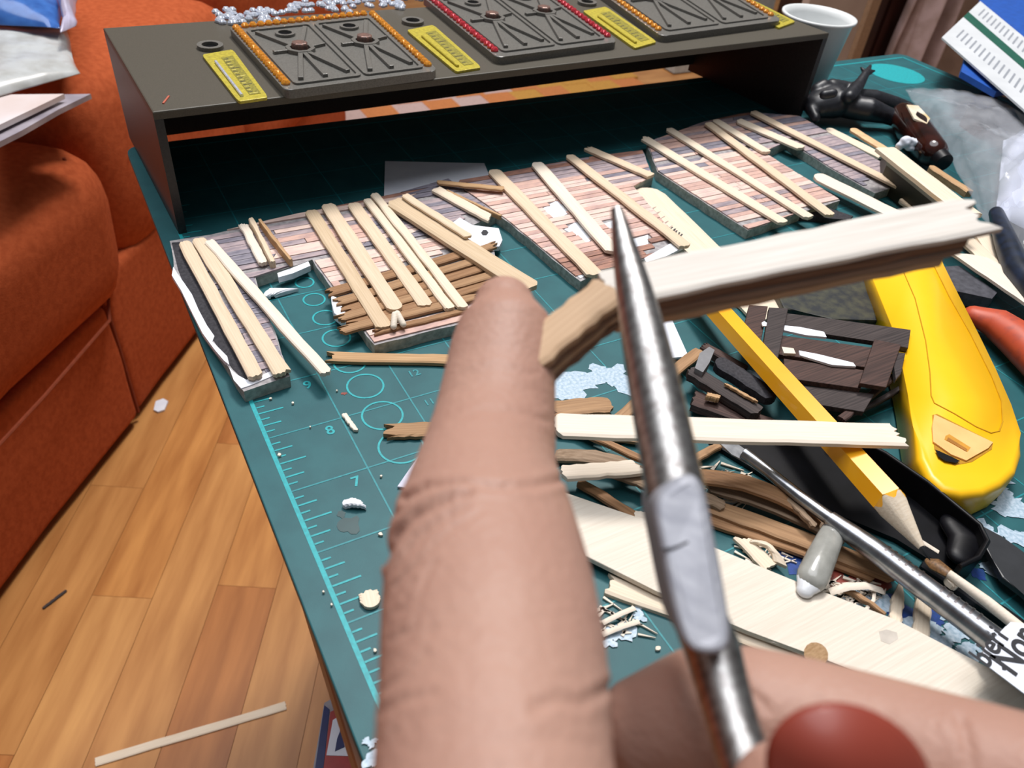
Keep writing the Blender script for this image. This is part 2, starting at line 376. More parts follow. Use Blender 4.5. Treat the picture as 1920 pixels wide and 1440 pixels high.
piping([(-20, -.95, -11.0), (-5, -.95, -11.0), (4, -1.0, -11.0), (8.2, -.9, -10.95), (9.0, -.5, -10.6), (9.05, -.6, -8), (9.05, -.4, -5)])
piping([(9.08, -.25, -16.5), (9.05, -.3, -13), (9.05, -.3, -11)], .07)
for s in (-8, 12, 36):
    p = S0 + sd * s + sn * 3; slab('foot', [(p.x - .8, p.y - .8), (p.x + .8, p.y - .8), (p.x + .8, p.y + .8), (p.x - .8, p.y + .8)], -17, -16.2, BLACK, so)
def pillow(name, pxs, z, h, m, label=None, cat=None, parent=None, n=26, nz=.12, fr=1.2, seed=0, flat=.5, base=None, thin=None, edge=.25):
    """crumpled soft package over the quad given by four pixels (each at height z)"""
    c = [P(u, v, z if not isinstance(z, (list, tuple)) else z[i]) for i, (u, v) in enumerate(pxs)]
    vs = []; fs = []
    for lay in (0, 1):
        for i in range(n + 1):
            for j in range(n + 1):
                s, t = i / n, j / n
                p = (c[0] * (1 - s) + c[1] * s) * (1 - t) + (c[3] * (1 - s) + c[2] * s) * t
                e = (max(0, math.sin(math.pi * s)) * max(0, math.sin(math.pi * t))) ** flat
                q = Vector((p.x * fr + seed, p.y * fr, 0)); k = mnoise.noise(q) + .5 * abs(mnoise.noise(q * 2.3)) + .25 * abs(mnoise.noise(q * 5.1))
                d = mnoise.noise(q * .8 + Vector((5, 1, 2))) * edge
                zt = p.z + h * e + nz * k * min(1, e + .3)
                if lay: zt = (zt - thin) if thin else p.z - .01
                vs.append(Vector((p.x + d * (1 - e), p.y + d * (1 - e) * .7, zt)))
    W = n + 1; T = W * W
    for i in range(n):
        for j in range(n):
            q = (i * W + j, (i + 1) * W + j, (i + 1) * W + j + 1, i * W + j + 1); fs.append(q); fs.append(tuple(T + x for x in q[::-1]))
    bd = [i * W for i in range(W)] + [n * W + j for j in range(1, W)] + [i * W + n for i in range(n - 1, -1, -1)] + [j for j in range(n - 1, 0, -1)]
    for a, b in zip(bd, bd[1:] + bd[:1]): fs.append((a, T + a, T + b, b))
    o = put(name, vs, fs, m, parent, True); bm = bmesh.new(); bm.from_mesh(o.data); bmesh.ops.recalc_face_normals(bm, faces=bm.faces[:]); bm.to_mesh(o.data); bm.free()
    o.data.polygons.foreach_set('use_smooth', [True] * len(o.data.polygons))
    return tag(o, label, cat) if parent is None else o
BLUEP = mat('glossy_blue_wrap', (.05, .16, .48), (.03, .10, .34), rough=.2, scale=120, spec=.7, lo=.3, hi=.7)
GREYP = mat('milky_plastic', (.52, .54, .54), (.38, .38, .36), rough=.28, scale=60, spec=.6)
LILACP = mat('lilac_plastic', (.50, .47, .62), (.40, .36, .46), rough=.25, scale=60, spec=.6)
pillow('snack_packet', [(-160, -60), (128, -50), (112, 52), (-140, 38)], -1.8, .8, BLUEP, 'shiny blue plastic packet lying on the sofa in the corner', 'packet', nz=.3, fr=.6, seed=3)
pillow('clear_bag', [(-120, 30), (122, 50), (150, 138), (-90, 205)], -2.4, .4, GREYP, 'crumpled milky white plastic bag under the blue packet on the sofa', 'bag', nz=.22, fr=.35, seed=9, flat=.35)
pillow('plastic_wrap', [(112, -40), (132, -40), (144, 48), (118, 60)], -1.6, .5, LILACP, 'glossy lilac-tinted clear wrap beside the blue packet', 'wrap', nz=.3, fr=1.1, seed=4)
pb = empty('paper_booklet', P(20, 230, -2.9), 'white booklet in a clear grey-edged sleeve on the sofa edge', 'booklet')
pslab('page', [(-60, 178), (120, 176), (60, 205), (-60, 262)], -2.6, -2.45, mat('booklet_paper', (.74, .70, .72), (.62, .50, .46), rough=.5, scale=12), pb)
pslab('sleeve', [(-80, 180), (170, 176), (110, 205), (40, 245), (-80, 305)], -2.85, -2.7, mat('sleeve_plastic', (.42, .38, .42), (.26, .23, .27), rough=.3, scale=40), pb)

# things on the floor
o = pstick('floor_stick', (178, 1428), (536, 1322), -16.93, 16, .07, PALE[1], label='thin pale stick dropped on the laminate floor', cat='stick', e0='cut', e1='cut')
o = pstick('wood_splinter', (80, 1140), (124, 1106), -16.93, 7, .05, DARKW[0], label='dark splinter lying on the laminate floor', cat='splinter')
pslab('paper_scrap', [(288, 768), (292, 752), (306, 747), (315, 752), (308, 768), (296, 772)], -16.98, -16.9, PAPER); tag(bpy.data.objects['paper_scrap'], 'small white paper scrap on the floor near the sofa', 'scrap')
cb = empty('carton', P(640, 1400, -12), 'red, white and dark blue carton standing under the table', 'carton')
RED = mat('red_print', (.40, .04, .035), rough=.4); NAVY = mat('navy_print', (.012, .022, .12), rough=.4)
ZC = -8.
def cpoly(name, pxs, z, m, t=.02): return pslab(name, pxs, z - t, z, m, cb)
pslab('carton_body', [(577, 1500), (608, 1318), (640, 1300), (900, 1420), (900, 1560)], -17, ZC, mat('carton_side', (.35, .33, .36), rough=.5), cb)
cpoly('blue_border', [(585, 1480), (608, 1322), (618, 1330), (602, 1480)], ZC + .02, NAVY)
cpoly('red_border', [(602, 1480), (619, 1335), (640, 1325), (900, 1440), (900, 1540)], ZC + .03, RED)
cpoly('white_panel', [(612, 1416), (624, 1350), (640, 1340), (680, 1360), (672, 1418)], ZC + .05, PAPER)
cpoly('dark_emblem', [(628, 1408), (632, 1385), (641, 1362), (646, 1400)], ZC + .07, NAVY)

# ================================================================== BEHIND THE TABLE
CL = mat('pinkish_curtain', (.42, .32, .32), (.30, .22, .20), rough=.8, scale=30)
def wavy(name, x0, x1, y, z0, z1, amp, fr, m, label, cat, seed=0):
    vs = []; fs = []; n = 60; kz = 8
    for i in range(n + 1):
        for j in range(kz + 1):
            x = x0 + (x1 - x0) * i / n; z = z0 + (z1 - z0) * j / kz
            vs.append((x, y + amp * math.sin(x * fr + seed + .3 * math.sin(z * .4)) + .4 * amp * math.sin(x * fr * 2.3), z))
    for i in range(n):
        for j in range(kz): a = i * (kz + 1) + j; fs.append((a, a + kz + 1, a + kz + 2, a + 1))
    o = put(name, vs, fs, m, None, True); md = o.modifiers.new('thickness', 'SOLIDIFY'); md.thickness = .1 * S; return tag(o, label, cat)
wavy('curtain', PY(1697, 60, 40).x, PY(1780, 60, 40).x, 40, -17, 14, .8, 2.6, CL, 'pinkish curtain hanging in folds behind the table', 'curtain')
wavy('draped_cloth', PY(1778, 60, 41).x, PY(1935, 60, 41).x + 8, 41.5, -17, 14, .6, .9, mat('beige_cloth', (.36, .28, .23), (.28, .21, .17), rough=.85, scale=25), 'beige cloth draped right of the pinkish curtain', 'cloth')
CAB = mat('dark_cabinet_wood', (.050, .018, .014), (.02, .008, .007), rough=.35, scale=1, stretch=(40, 40, 8))
cbn = empty('cabinet', ((PY(1605, 60, 41).x + PY(1697, 60, 41).x) / 2, 44, -17), 'dark red-brown wooden cabinet behind the table corner', 'cabinet')
x0, x1 = PY(1622, 60, 41).x, PY(1699, 60, 41).x
box('body', (x0, 42, -17), (x1, 50, 12), CAB, cbn); 
for k in range(2): box('door', (x0 + .2 + k * (x1 - x0) / 2, 41.6, -16), (x0 - .2 + (k + 1) * (x1 - x0) / 2, 42, 10), CAB, cbn, bevel=.15)
pn = empty('partition', (PY(1590, 60, 40).x, 40, -17), 'pale beige partition with a tan wooden edge left of the dark cabinet', 'partition')
box('board', (PY(1500, 60, 40).x, 40, -17), (PY(1606, 60, 40).x, 40.6, 12), mat('beige_board', (.42, .35, .30), (.36, .29, .25), rough=.6, scale=15), pn)
slab('edge', [(PY(1606, 60, 40).x, 39.6), (PY(1622, 60, 40).x, 39.6), (PY(1622, 60, 40).x, 40.8), (PY(1606, 60, 40).x, 40.8)], -17, 12, mat('tan_edge', (.32, .21, .13), rough=.6), pn)
bl = empty('blanket', (25, 57, -17), 'orange and white checked blanket on the floor, glimpsed through the gap under the black box', 'blanket')
BW = [mat('blanket_orange', (.62, .22, .07), rough=.9), mat('blanket_white', (.60, .42, .38), rough=.9), mat('blanket_gold', (.60, .30, .06), rough=.9)]
for i in range(11):
    for j in range(6):
        x, y = 15 + i * 2.6 + j * .5, 50 + j * 2.4
        box('blanket_check', (x, y, -17), (x + 2.6, y + 2.4, -16.8 + .03 * ((i + j) % 2)), BW[(0 if (i + j) % 2 else 1) if i < 6 else (2 if (i + j) % 3 else 0)], bl)
box('storage_bin', (49.5, 57.5, -17), (60, 64, -8), mat('grey_white_bin', (.5, .52, .5), rough=.5), bevel=.2); tag(bpy.data.objects['storage_bin'], 'grey-white bin on the floor seen through the gap under the black box', 'bin')

# ================================================================== BLACK DISPLAY BOX
ZT = 2.18
A0 = Vector((-.02, 13.5, 0)); B0 = Vector((15.45, 14.0, 0)); A1 = Vector((-.18, 17.72, 0)); B1 = Vector((14.95, 17.9, 0))
bx = empty('display_box', (7.7, 15.8, 0), 'long olive-black box with jewelled relief plaques, open towards the camera', 'box')
def q4(a, b, c, d, z0, z1, name, m, bev=0): return slab(name, [a, b, c, d], z0, z1, m, bx, bevel=bev)
q4(A0, B0, B1, A1, ZT - .13, ZT, 'top_panel', BOXM, .025)
dx = Vector((.14, 0, 0))
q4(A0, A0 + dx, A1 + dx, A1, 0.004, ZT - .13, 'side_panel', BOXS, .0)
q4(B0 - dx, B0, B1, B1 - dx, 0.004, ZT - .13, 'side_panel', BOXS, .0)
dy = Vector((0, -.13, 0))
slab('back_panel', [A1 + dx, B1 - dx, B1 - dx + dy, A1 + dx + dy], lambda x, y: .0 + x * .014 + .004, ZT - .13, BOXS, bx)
def on_top(name, pxs, z0, z1, m, parent, **k): return pslab(name, pxs, ZT + z0, ZT + z1, m, parent, **k)
# plaques
def lerp2(q, s, t):   # q = front-left, front-right, back-right, back-left (world)
    return (q[0] * (1 - s) + q[1] * s) * (1 - t) + (q[3] * (1 - s) + q[2] * s) * t
def rrect(q, s0, t0, s1, t1, r, n=5, asp=1.):
    out = []
    for cx, cy, a0 in ((s1 - r, t1 - r * asp, 0), (s0 + r, t1 - r * asp, 90), (s0 + r, t0 + r * asp, 180), (s1 - r, t0 + r * asp, 270)):
        for k in range(n + 1):
            a = math.radians(a0 + 90 * k / n); out.append(lerp2(q, cx + r * math.cos(a), cy + r * asp * math.sin(a)))
    return out
def gem_mesh(name, r):
    bm = bmesh.new(); n = 8
    r0 = [bm.verts.new((r * math.cos(2 * math.pi * k / n), r * math.sin(2 * math.pi * k / n), 0)) for k in range(n)]
    r1 = [bm.verts.new((r * math.cos(2 * math.pi * k / n), r * math.sin(2 * math.pi * k / n), r * .5)) for k in range(n)]
    r2 = [bm.verts.new((r * .55 * math.cos(2 * math.pi * (k + .5) / n), r * .55 * math.sin(2 * math.pi * (k + .5) / n), r * 1.0)) for k in range(n)]
    bm.faces.new(r2)
    for k in range(n):
        l = (k + 1) % n; bm.faces.new((r0[k], r0[l], r1[l], r1[k])); bm.faces.new((r1[k], r1[l], r2[k])); bm.faces.new((r2[k], r1[l], r2[l]))
    me = bpy.data.meshes.new(name); bm.to_mesh(me); bm.free(); return me
AMB = mat('amber_rhinestone', (.95, .42, .04), (.70, .22, .02), rough=.12, scale=900, metal=.35, spec=.9, coat=.6)
REDG = mat('red_rhinestone', (.72, .05, .07), (.45, .02, .04), rough=.12, scale=900, metal=.35, spec=.9, coat=.6)
CLEARG = mat('clear_rhinestone', (.75, .80, .90), (.50, .55, .66), rough=.1, scale=900, metal=.3, spec=.9, coat=.6)
GM = {}
def gem(kind, m, parent, p, r, name='rhinestone'):
    if kind not in GM: GM[kind] = gem_mesh(name, r * S)
    o = bpy.data.objects.new(name, GM[kind]); col.objects.link(o)
    if not GM[kind].materials: GM[kind].materials.append(m)
    o.parent = parent; o.matrix_local = WM[parent.name].inverted() @ Matrix.Translation(M(p)) @ R3(rr.uniform(0, 1), 4, 'Z') @ R3(rr.uniform(-.12, .12), 4, 'X')
    return o
def bar(name, a, b, wd, z0, z1, m, parent):
    d = (b - a).normalized(); n = Vector((-d.y, d.x, 0)) * wd / 2
    return slab(name, [a - n, b - n, b + n, a + n], z0, z1, m, parent, bevel=.008)
PINKH = mat('worn_pink_metal', (.26, .14, .11), (.14, .10, .09), rough=.35, scale=900, metal=.3)
def plaque(fl_, fr_, br_, bl_, gm, gk, label, skip_left=False):
    z = ZT + .15; q = [P(*fl_, z), P(*fr_, z), P(*br_, z), P(*bl_, z)]; 
    for v in q: v.z = 0
    pl = slab('relief_plaque', rrect(q, 0, 0, 1, 1, .055, asp=.8), ZT, z, RELIEF, bx, bevel=.02); pl['label'] = label
    for d in (0, 1):
        s0, s1 = (.075, .50) if d == 0 else (.52, .925)
        # raised door frame
        o1 = rrect(q, s0, .045, s1, .90, .03); i1 = rrect(q, s0 + .022, .07, s1 - .022, .875, .02)
        vs = []; n = len(o1)
        for zz_, rg_ in ((z, o1), (z + .035, o1), (z + .035, i1), (z, i1)): vs += [Vector((p.x, p.y, zz_)) for p in rg_]
        fs = [(a * n + k, a * n + (k + 1) % n, ((a + 1) % 4) * n + (k + 1) % n, ((a + 1) % 4) * n + k) for a in range(4) for k in range(n)]
        put('door_frame', vs, fs, RELIEF, pl)
        cx, cy = (s0 + s1) / 2 + .0, .50
        L = lambda a, b: lerp2(q, cx + a * (s1 - s0), cy + b)
        # keyhole ring at the top
        ring(pl, L(0, .27), .13, .19, z, z + .05)
        # six-sided hub ring
        hr = []; c0 = L(0, .0)
        for r_ in (.27, .19):
            hr.append([c0 + Vector((r_ * math.cos(math.pi / 4 * k + .39), r_ * math.sin(math.pi / 4 * k + .39), 0)) for k in range(8)])
        vs = []
        for zz_, g in ((z, hr[0]), (z + .07, hr[0]), (z + .07, hr[1]), (z, hr[1])): vs += [Vector((p.x, p.y, zz_)) for p in g]
        put('hub_ring', vs, [(a * 8 + k, a * 8 + (k + 1) % 8, ((a + 1) % 4) * 8 + (k + 1) % 8, ((a + 1) % 4) * 8 + k) for a in range(4) for k in range(8)], RELIEF, pl)
        slab('hub', [c0 + Vector((.15 * math.cos(t * .785), .15 * math.sin(t * .785) + .04, 0)) for t in range(8)], z, z + .15, PINKH, pl, bevel=.03)
        for tx, ty in ((-.36, -.40), (.36, -.38), (0, -.40), (-.40, .0), (.40, .04), (-.38, .33), (.36, .33)):
            e = L(tx, ty); dv = (e - c0); st = c0 + dv.normalized() * .25
            bar('spoke', st, e, .085, z, z + .06, RELIEF, pl)
    def row(a, b, cnt):
        for i in range(cnt):
            s = (i + .5) / cnt; p = lerp2(q, a[0] + (b[0] - a[0]) * s, a[1] + (b[1] - a[1]) * s)
            gem(gk, gm, pl, (p.x, p.y, z), .078)
    if not skip_left: row((.035, .06), (.035, .97), 21)
    row((.07, .965), (.93, .965), 17)
    row((.965, .97), (.965, .06), 21)
    return pl
def ring(parent, c, r0, r1, z0, z1, m=None):
    n = 20; vs = []
    for r_, z_ in ((r1, z0), (r1, z1), (r0, z1), (r0, z0)): vs += [Vector((c.x + r_ * math.cos(2 * math.pi * k / n), c.y + r_ * math.sin(2 * math.pi * k / n), z_)) for k in range(n)]
    put('ring', vs, [(a * n + k, a * n + (k + 1) % n, ((a + 1) % 4) * n + (k + 1) % n, ((a + 1) % 4) * n + k) for a in range(4) for k in range(n)], m or RELIEF, parent, False)
    slab('hole', [(c.x + r0 * math.cos(2 * math.pi * k / n), c.y + r0 * math.sin(2 * math.pi * k / n)) for k in range(n)], z0, z0 + .01, BLACK, parent)
plaque((535, 170), (822, 132), (702, 22), (428, 50), AMB, 'amber', 'double-door relief plaque edged with amber rhinestones')
plaque((932, 108), (1160, 78), (1010, -32), (790, -8), REDG, 'red', 'double-door relief plaque edged with red rhinestones')
plaque((1240, 68), (1468, 38), (1300, -66), (1085, -44), AMB, 'amber', 'double-door relief plaque edged with amber rhinestones, cut by the picture top')
# yellow gauges
GAU = mat('yellow_gauge', (.52, .44, .05), (.38, .31, .04), rough=.4, scale=700, metal=.1); GAU2 = mat('olive_gauge', (.30, .26, .03), (.16, .14, .02), rough=.5, scale=900)
for k, (bl_, br_, fr_, f_) in enumerate((((378, 102), (436, 92), (503, 182), (447, 190)), ((762, 56), (812, 46), (903, 126), (855, 134)), ((1092, 20), (1136, 12), (1232, 78), (1190, 90)), ((1376, 0), (1400, -6), (1492, 40), (1460, 52)))):
    z = ZT + .05; q = [P(*f_, z), P(*fr_, z), P(*br_, z), P(*bl_, z)]
    for v in q: v.z = 0
    g = slab('gauge', rrect(q, 0, 0, 1, 1, .06, n=2), ZT, z, GAU, bx, bevel=.01)
    slab('scale', [lerp2(q, .48, .08), lerp2(q, .86, .08), lerp2(q, .86, .86), lerp2(q, .48, .86)], z, z + .006, GAU2, g)
    for i in range(22):
        t = .1 + i * .034; bar('graduation', lerp2(q, .5, t), lerp2(q, .66 if i % 5 else .8, t), .02, z + .006, z + .012, GREYINK if i % 2 else GAU, g)
    tube('glass_tube', [lerp2(q, .22, .07) + Vector((0, 0, z + .02)), lerp2(q, .22, .78) + Vector((0, 0, z + .02))], .028, CLEARG if k == 0 else GAU, g, n=8)
    if k < 3:
        c = P((bl_[0] + br_[0]) / 2 - 13, (bl_[1] + br_[1]) / 2 - 12, ZT + .05); ring(bx, Vector((c.x, c.y, 0)), .15, .235, ZT, ZT + .07)
bar('red_thread', P(306, 195, ZT), P(317, 181, ZT), .03, ZT, ZT + .02, mat('red_fibre', (.5, .12, .07), rough=.7), bx)['label'] = 'short red thread stuck on the box top'
for u, v, n_ in ((432, 38, 16), (418, 30, 8), (487, 30, 16), (505, 34, 8), (560, 20, 14), (622, 12, 12), (640, 18, 8), (706, 10, 9), (742, 8, 8), (765, 4, 8), (655, 2, 8), (595, 4, 8)):
    for k in range(n_):
        p = P(u + rr.uniform(-24, 24), v + rr.uniform(-10, 10), ZT); gem('clear', CLEARG, bx, (p.x, p.y, ZT + rr.uniform(0, .015)), .08, 'clear_rhinestone')

# ================================================================== MODEL WALL PANELS
rr = random.Random(5)
def jitter_outline(pts, step=.25, amp=.015):
    out = []
    for i in range(len(pts)):
        a, b = Vector(pts[i]), Vector(pts[(i + 1) % len(pts)]); n = max(1, int((b - a).length / step))
        for k in range(n):
            p = a.lerp(b, k / n); out.append((p.x + rr.uniform(-amp, amp), p.y + rr.uniform(-amp, amp)))
    return out
ZB = .2
def xs_at(poly, y):
    out = []
    for i in range(len(poly)):
        a, b = poly[i - 1], poly[i]
        if (a[1] > y) != (b[1] > y): out.append(a[0] + (b[0] - a[0]) * (y - a[1]) / (b[1] - a[1]))
    return sorted(out)
def panel(pxs, label, holes=(), sh=.145, greyzone=None, skip=None, inset=.015, choose=None):
    poly = [P(u, v, ZB) for u, v in pxs]; poly2 = [(p.x, p.y) for p in poly]
    cx = sum(p[0] for p in poly2) / len(poly2); cy = sum(p[1] for p in poly2) / len(poly2)
    e = empty('model_wall', (cx, cy, 0), label, 'model wall', 'model house walls on the cutting mat')
    slab('foam_board', jitter_outline([(*p, 0) for p in poly2]), 0.003, ZB - .002, FOAMSIDE, e, top=FOAMTOP)
    hol = [[(P(u, v, ZB).x, P(u, v, ZB).y) for u, v in h] for h in holes]
    y0, y1 = min(p[1] for p in poly2), max(p[1] for p in poly2); y = y0 + inset
    while y + sh * .6 < y1 - .01:
        h = sh * rr.uniform(.85, 1.15); a, b = y + .006, min(y + h - .006, y1 - .012)
        xa, xb = xs_at(poly2, a), xs_at(poly2, b)
        if len(xa) == len(xb) and b > a:
            for k in range(0, len(xa), 2):
                l0, l1, r0, r1 = xa[k] + inset, xb[k] + inset, xa[k + 1] - inset, xb[k + 1] - inset
                if r0 - l0 < .1: continue
                n = max(1, int((r0 - l0) / rr.uniform(1.0, 2.6)))
                cuts = [0] + sorted(min(.96, max(.04, (i + rr.uniform(-.25, .25)) / n)) for i in range(1, n)) + [1]
                for c0, c1 in zip(cuts, cuts[1:]):
                    if c1 - c0 < .02: continue
                    g = .008
                    A = (l0 + (r0 - l0) * c0 + g, a); B = (l0 + (r0 - l0) * c1 - g, a); C = (l1 + (r1 - l1) * c1 - g, b); Dd = (l1 + (r1 - l1) * c0 + g, b)
                    mid = ((A[0] + C[0]) / 2, (a + b) / 2)
                    
                    if B[0] - A[0] < .04: continue
                    segs_ = 1 if not hol else max(1, int((B[0] - A[0]) / .12)); runs = []
                    for q_ in range(segs_):
                        f0, f1_ = q_ / segs_, (q_ + 1) / segs_; fm = (f0 + f1_) / 2
                        if any(inside((A[0] + (B[0] - A[0]) * fm, mid[1]), hh) for hh in hol): continue
                        if runs and abs(runs[-1][1] - f0) < 1e-6: runs[-1][1] = f1_
                        else: runs.append([f0, f1_])
                    t = .018 + rr.uniform(0, .012)
                    u_, v_ = px((mid[0], mid[1], ZB)); ch = choose(u_, v_, (mid[1] - y0) / (y1 - y0)) if choose else None
                    m_ = PINKS[ch if ch is not None else rr.choice((0, 1, 1, 1, 2))]
                    for f0, f1_ in runs:
                        slab('siding_strip', [(A[0] + (B[0] - A[0]) * f0, a), (A[0] + (B[0] - A[0]) * f1_, a), (Dd[0] + (C[0] - Dd[0]) * f1_, b), (Dd[0] + (C[0] - Dd[0]) * f0, b)], ZB - .002, ZB + t, m_, e)
        y += h
    return e
def chA(u, v, f):
    if v < 480 and u < 520: return rr.choice((2, 2, 3, 2))
    if u < 530: return rr.choice((2, 3))
    if f > .93: return rr.choice((4, 3, 2))
    if u > 730 and v < 440: return rr.choice((3, 3, 2))
    if u < 600 and v < 560: return rr.choice((2, 0, 0, 1))
    return rr.choice((1, 1, 1, 0, 1))
wa = panel([(318, 452), (328, 505), (350, 560), (383, 622), (428, 688), (458, 733), (545, 706), (478, 520), (585, 487), (702, 648), (930, 590), (938, 520), (925, 455), (880, 425), (932, 402), (842, 336), (715, 372), (560, 402), (395, 440)],
      'leftmost model wall panel with brown clapboards, black-painted left leg and square opening',
      holes=[[(300, 440), (352, 445), (440, 600), (480, 735), (440, 750)], [(600, 545), (930, 440), (960, 560), (690, 625)], [(835, 425), (880, 400), (935, 440), (900, 470), (860, 450)]], choose=chA)
def part_slab(parent, name, pxs, z0, z1, m, label=None, **k):
    o = pslab(name, pxs, z0, z1, m, parent, **k)
    if label: o['label'] = label
    return o
part_slab(wa, 'painted_strip', [(322, 455), (352, 452), (420, 580), (484, 706), (462, 716), (434, 688), (392, 624), (356, 560), (334, 505)], ZB - .002, ZB + .012, BLACKM, 'black-painted strip along the left leg')
part_slab(wa, 'painted_strip', [(366, 452), (385, 448), (450, 560), (512, 690), (500, 700), (430, 565)], ZB - .002, ZB + .012, PINKS[3])
part_slab(wa, 'torn_foam', [(325, 500), (332, 512), (345, 530), (360, 552), (372, 580), (388, 610), (402, 630), (398, 640), (410, 652), (426, 668), (430, 684), (420, 676), (402, 655), (380, 625), (362, 590), (340, 545), (322, 516)], .15, ZB + .02, WHITE, 'white torn paper edge')
part_slab(wa, 'torn_foam', [(430, 690), (444, 702), (462, 712), (490, 704), (515, 692), (512, 704), (470, 722), (452, 728), (438, 712)], ZB - .01, ZB + .015, WHITE)
part_slab(wa, 'torn_foam', [(838, 425), (862, 408), (886, 422), (935, 428), (942, 450), (936, 462), (900, 462), (880, 450), (858, 440)], ZB - .06, ZB + .03, WHITE, 'torn white paper flap with a dark spot')
part_slab(wa, 'dark_spot', [(902, 436), (906, 431), (912, 431), (916, 436), (912, 441), (905, 441)], ZB + .03, ZB + .035, GREYINK)
part_slab(wa, 'glue_blob', [(620, 552), (638, 560), (640, 580), (655, 590), (648, 604), (626, 586), (622, 570)], ZB - .1, ZB + .04, WHITE, 'white glue squeezed out', bevel=.02)
part_slab(wa, 'glue_blob', [(520, 512), (545, 503), (578, 490), (582, 498), (550, 512), (522, 520)], ZB - .1, ZB + .006, WHITE)
for i, (a, b, wd) in enumerate((((612, 548), (880, 470), 15), ((628, 566), (905, 482), 15), ((640, 582), (925, 494), 15), ((630, 597), (925, 512), 14), ((655, 607), (920, 530), 14), ((640, 617), (900, 552), 14), ((700, 622), (880, 578), 10), ((860, 480), (932, 455), 13))):
    pstick('clapboard', a, b, ZB + .07 + .01 * (i % 2), wd, .06, BROWN[i % 2], parent=wa, e0='jag', e1='jag', amt=.16, seed=i)
def chB(u, v, f):
    if f > .94: return rr.choice((4, 4, 2))
    if v < 340 and u > 1100: return rr.choice((3, 3, 2))
    if v < 345: return rr.choice((2, 0, 2))
    if v > 440 and u > 1150: return rr.choice((4, 0, 4))
    return rr.choice((0, 1, 1, 1, 0))
wb_ = panel([(942, 408), (1088, 528), (1130, 508), (1285, 462), (1188, 350), (1225, 332), (1205, 282), (1100, 296), (960, 322), (848, 342)],
      'second model wall panel from the left with torn white patches in its pink siding',
      holes=[[(1015, 392), (1045, 375), (1070, 398), (1040, 412)], [(1058, 430), (1085, 412), (1130, 440), (1100, 455)], [(1130, 420), (1160, 410), (1165, 440)], [(1180, 450), (1215, 440), (1215, 462), (1190, 470)], [(1205, 470), (1270, 440), (1290, 465), (1200, 490)]], choose=chB)
def chC(u, v, f):
    if f > .95: return rr.choice((4, 3))
    if u > 1480 and v < 330: return rr.choice((2, 2, 3))
    if u < 1290 and v > 300: return rr.choice((3, 2, 3))
    if v < 285: return rr.choice((3, 2, 0))
    if u > 1620: return rr.choice((3, 2, 3))
    return rr.choice((0, 1, 1, 2, 0))
wc = panel([(1232, 322), (1402, 432), (1575, 375), (1432, 286), (1478, 266), (1560, 318), (1640, 362), (1712, 338), (1498, 218), (1400, 212), (1330, 226), (1212, 268)],
      'third model wall panel with two legs around a dark opening, towards the toy figure', holes=[[(1610, 340), (1640, 362), (1712, 340), (1665, 325)]], choose=chC)
for q_ in ([(1015, 392), (1045, 375), (1070, 398), (1040, 412)], [(1058, 430), (1085, 412), (1130, 440), (1100, 455)], [(1130, 420), (1160, 410), (1165, 440)], [(1180, 450), (1215, 440), (1215, 462), (1190, 470)], [(1080, 514), (1106, 500), (1110, 510), (1088, 522)]):
    part_slab(wb_, 'torn_patch', q_, ZB - .01, ZB + .008, WHITE, 'white torn patch')
part_slab(wb_, 'torn_foam', [(1208, 484), (1240, 466), (1268, 450), (1288, 460), (1250, 480), (1212, 492)], ZB - .02, ZB + .03, WHITE, 'white torn paper edge')

# ================================================================== STRIPS LYING ON THE PANELS
G1 = 'pale wood strips laid across the model walls'
zs = ZB + .11
def wstrip(u0, u1, w_, mi, label, z=zs, t=.065, **k):
    k.setdefault('e0', 'clip'); k.setdefault('e1', 'clip')
    return pstick('wood_strip', u0, u1, z, w_, t, mi if not isinstance(mi, int) else PALE[mi], label=label, group=G1, **k)
wstrip((345, 452), (480, 704), 29, 0, 'leftmost pale strip, beside the black-painted edge of the left panel')
wstrip((372, 446), (530, 698), 33, 0, 'wide pale strip second from the left with a broken lower end', e1='jag', amt=.06)
wstrip((392, 450), (612, 698), 26, 3, 'pale strip slanting off the left panel across the square opening', z=zs + .03)
wstrip((455, 418), (494, 492), 18, 3, 'short pale sliver above the square opening, leftmost of the three', e0='jag', amt=.1)
wstrip((470, 408), (512, 490), 11, 0, 'short pale sliver in the middle of the three above the opening', z=zs + .05, t=.14)
wstrip((486, 410), (545, 486), 9, TAN, 'short tan sliver, rightmost of the three above the opening', z=zs + .05, t=.14)
wstrip((583, 394), (722, 612), 30, 2, 'greyish strip crossing under its neighbour on the brown clapboards')
wstrip((614, 382), (744, 580), 32, 0, 'pale strip overlapping the greyish one on the brown clapboards', z=zs + .03, e1='round')
wstrip((662, 380), (800, 572), 28, 0, 'left strip of the close trio over the brown clapboards')
wstrip((688, 372), (845, 577), 20, 1, 'middle strip of the close trio over the brown clapboards', z=zs + .01)
wstrip((702, 362), (871, 575), 20, 1, 'right strip of the close trio, ending beside the fingertip', z=zs + .02)
wstrip((738, 374), (998, 538), 54, 2, 'broad tan strip pointing at the fingertip', z=zs + .06, t=.09)
wstrip((758, 364), (880, 442), 22, 0, 'narrow pale strip lying on the broad tan strip', z=zs + .13, t=.05)
wstrip((818, 352), (924, 410), 30, 1, 'short stubby pale strip with a pointed end between the first two panels', e0='cut', e1='slant')
wstrip((820, 340), (945, 352), 7, TAN, 'thin tan twig lying level above the stubby strip', z=zs + .03, t=.05)
wstrip((838, 356), (940, 404), 9, TAN, 'thin dark strip standing on edge behind the stubby strip', t=.09)
wstrip((925, 318), (1118, 514), 30, 0, 'long strip on the left of the second panel, its foot by the held stick')
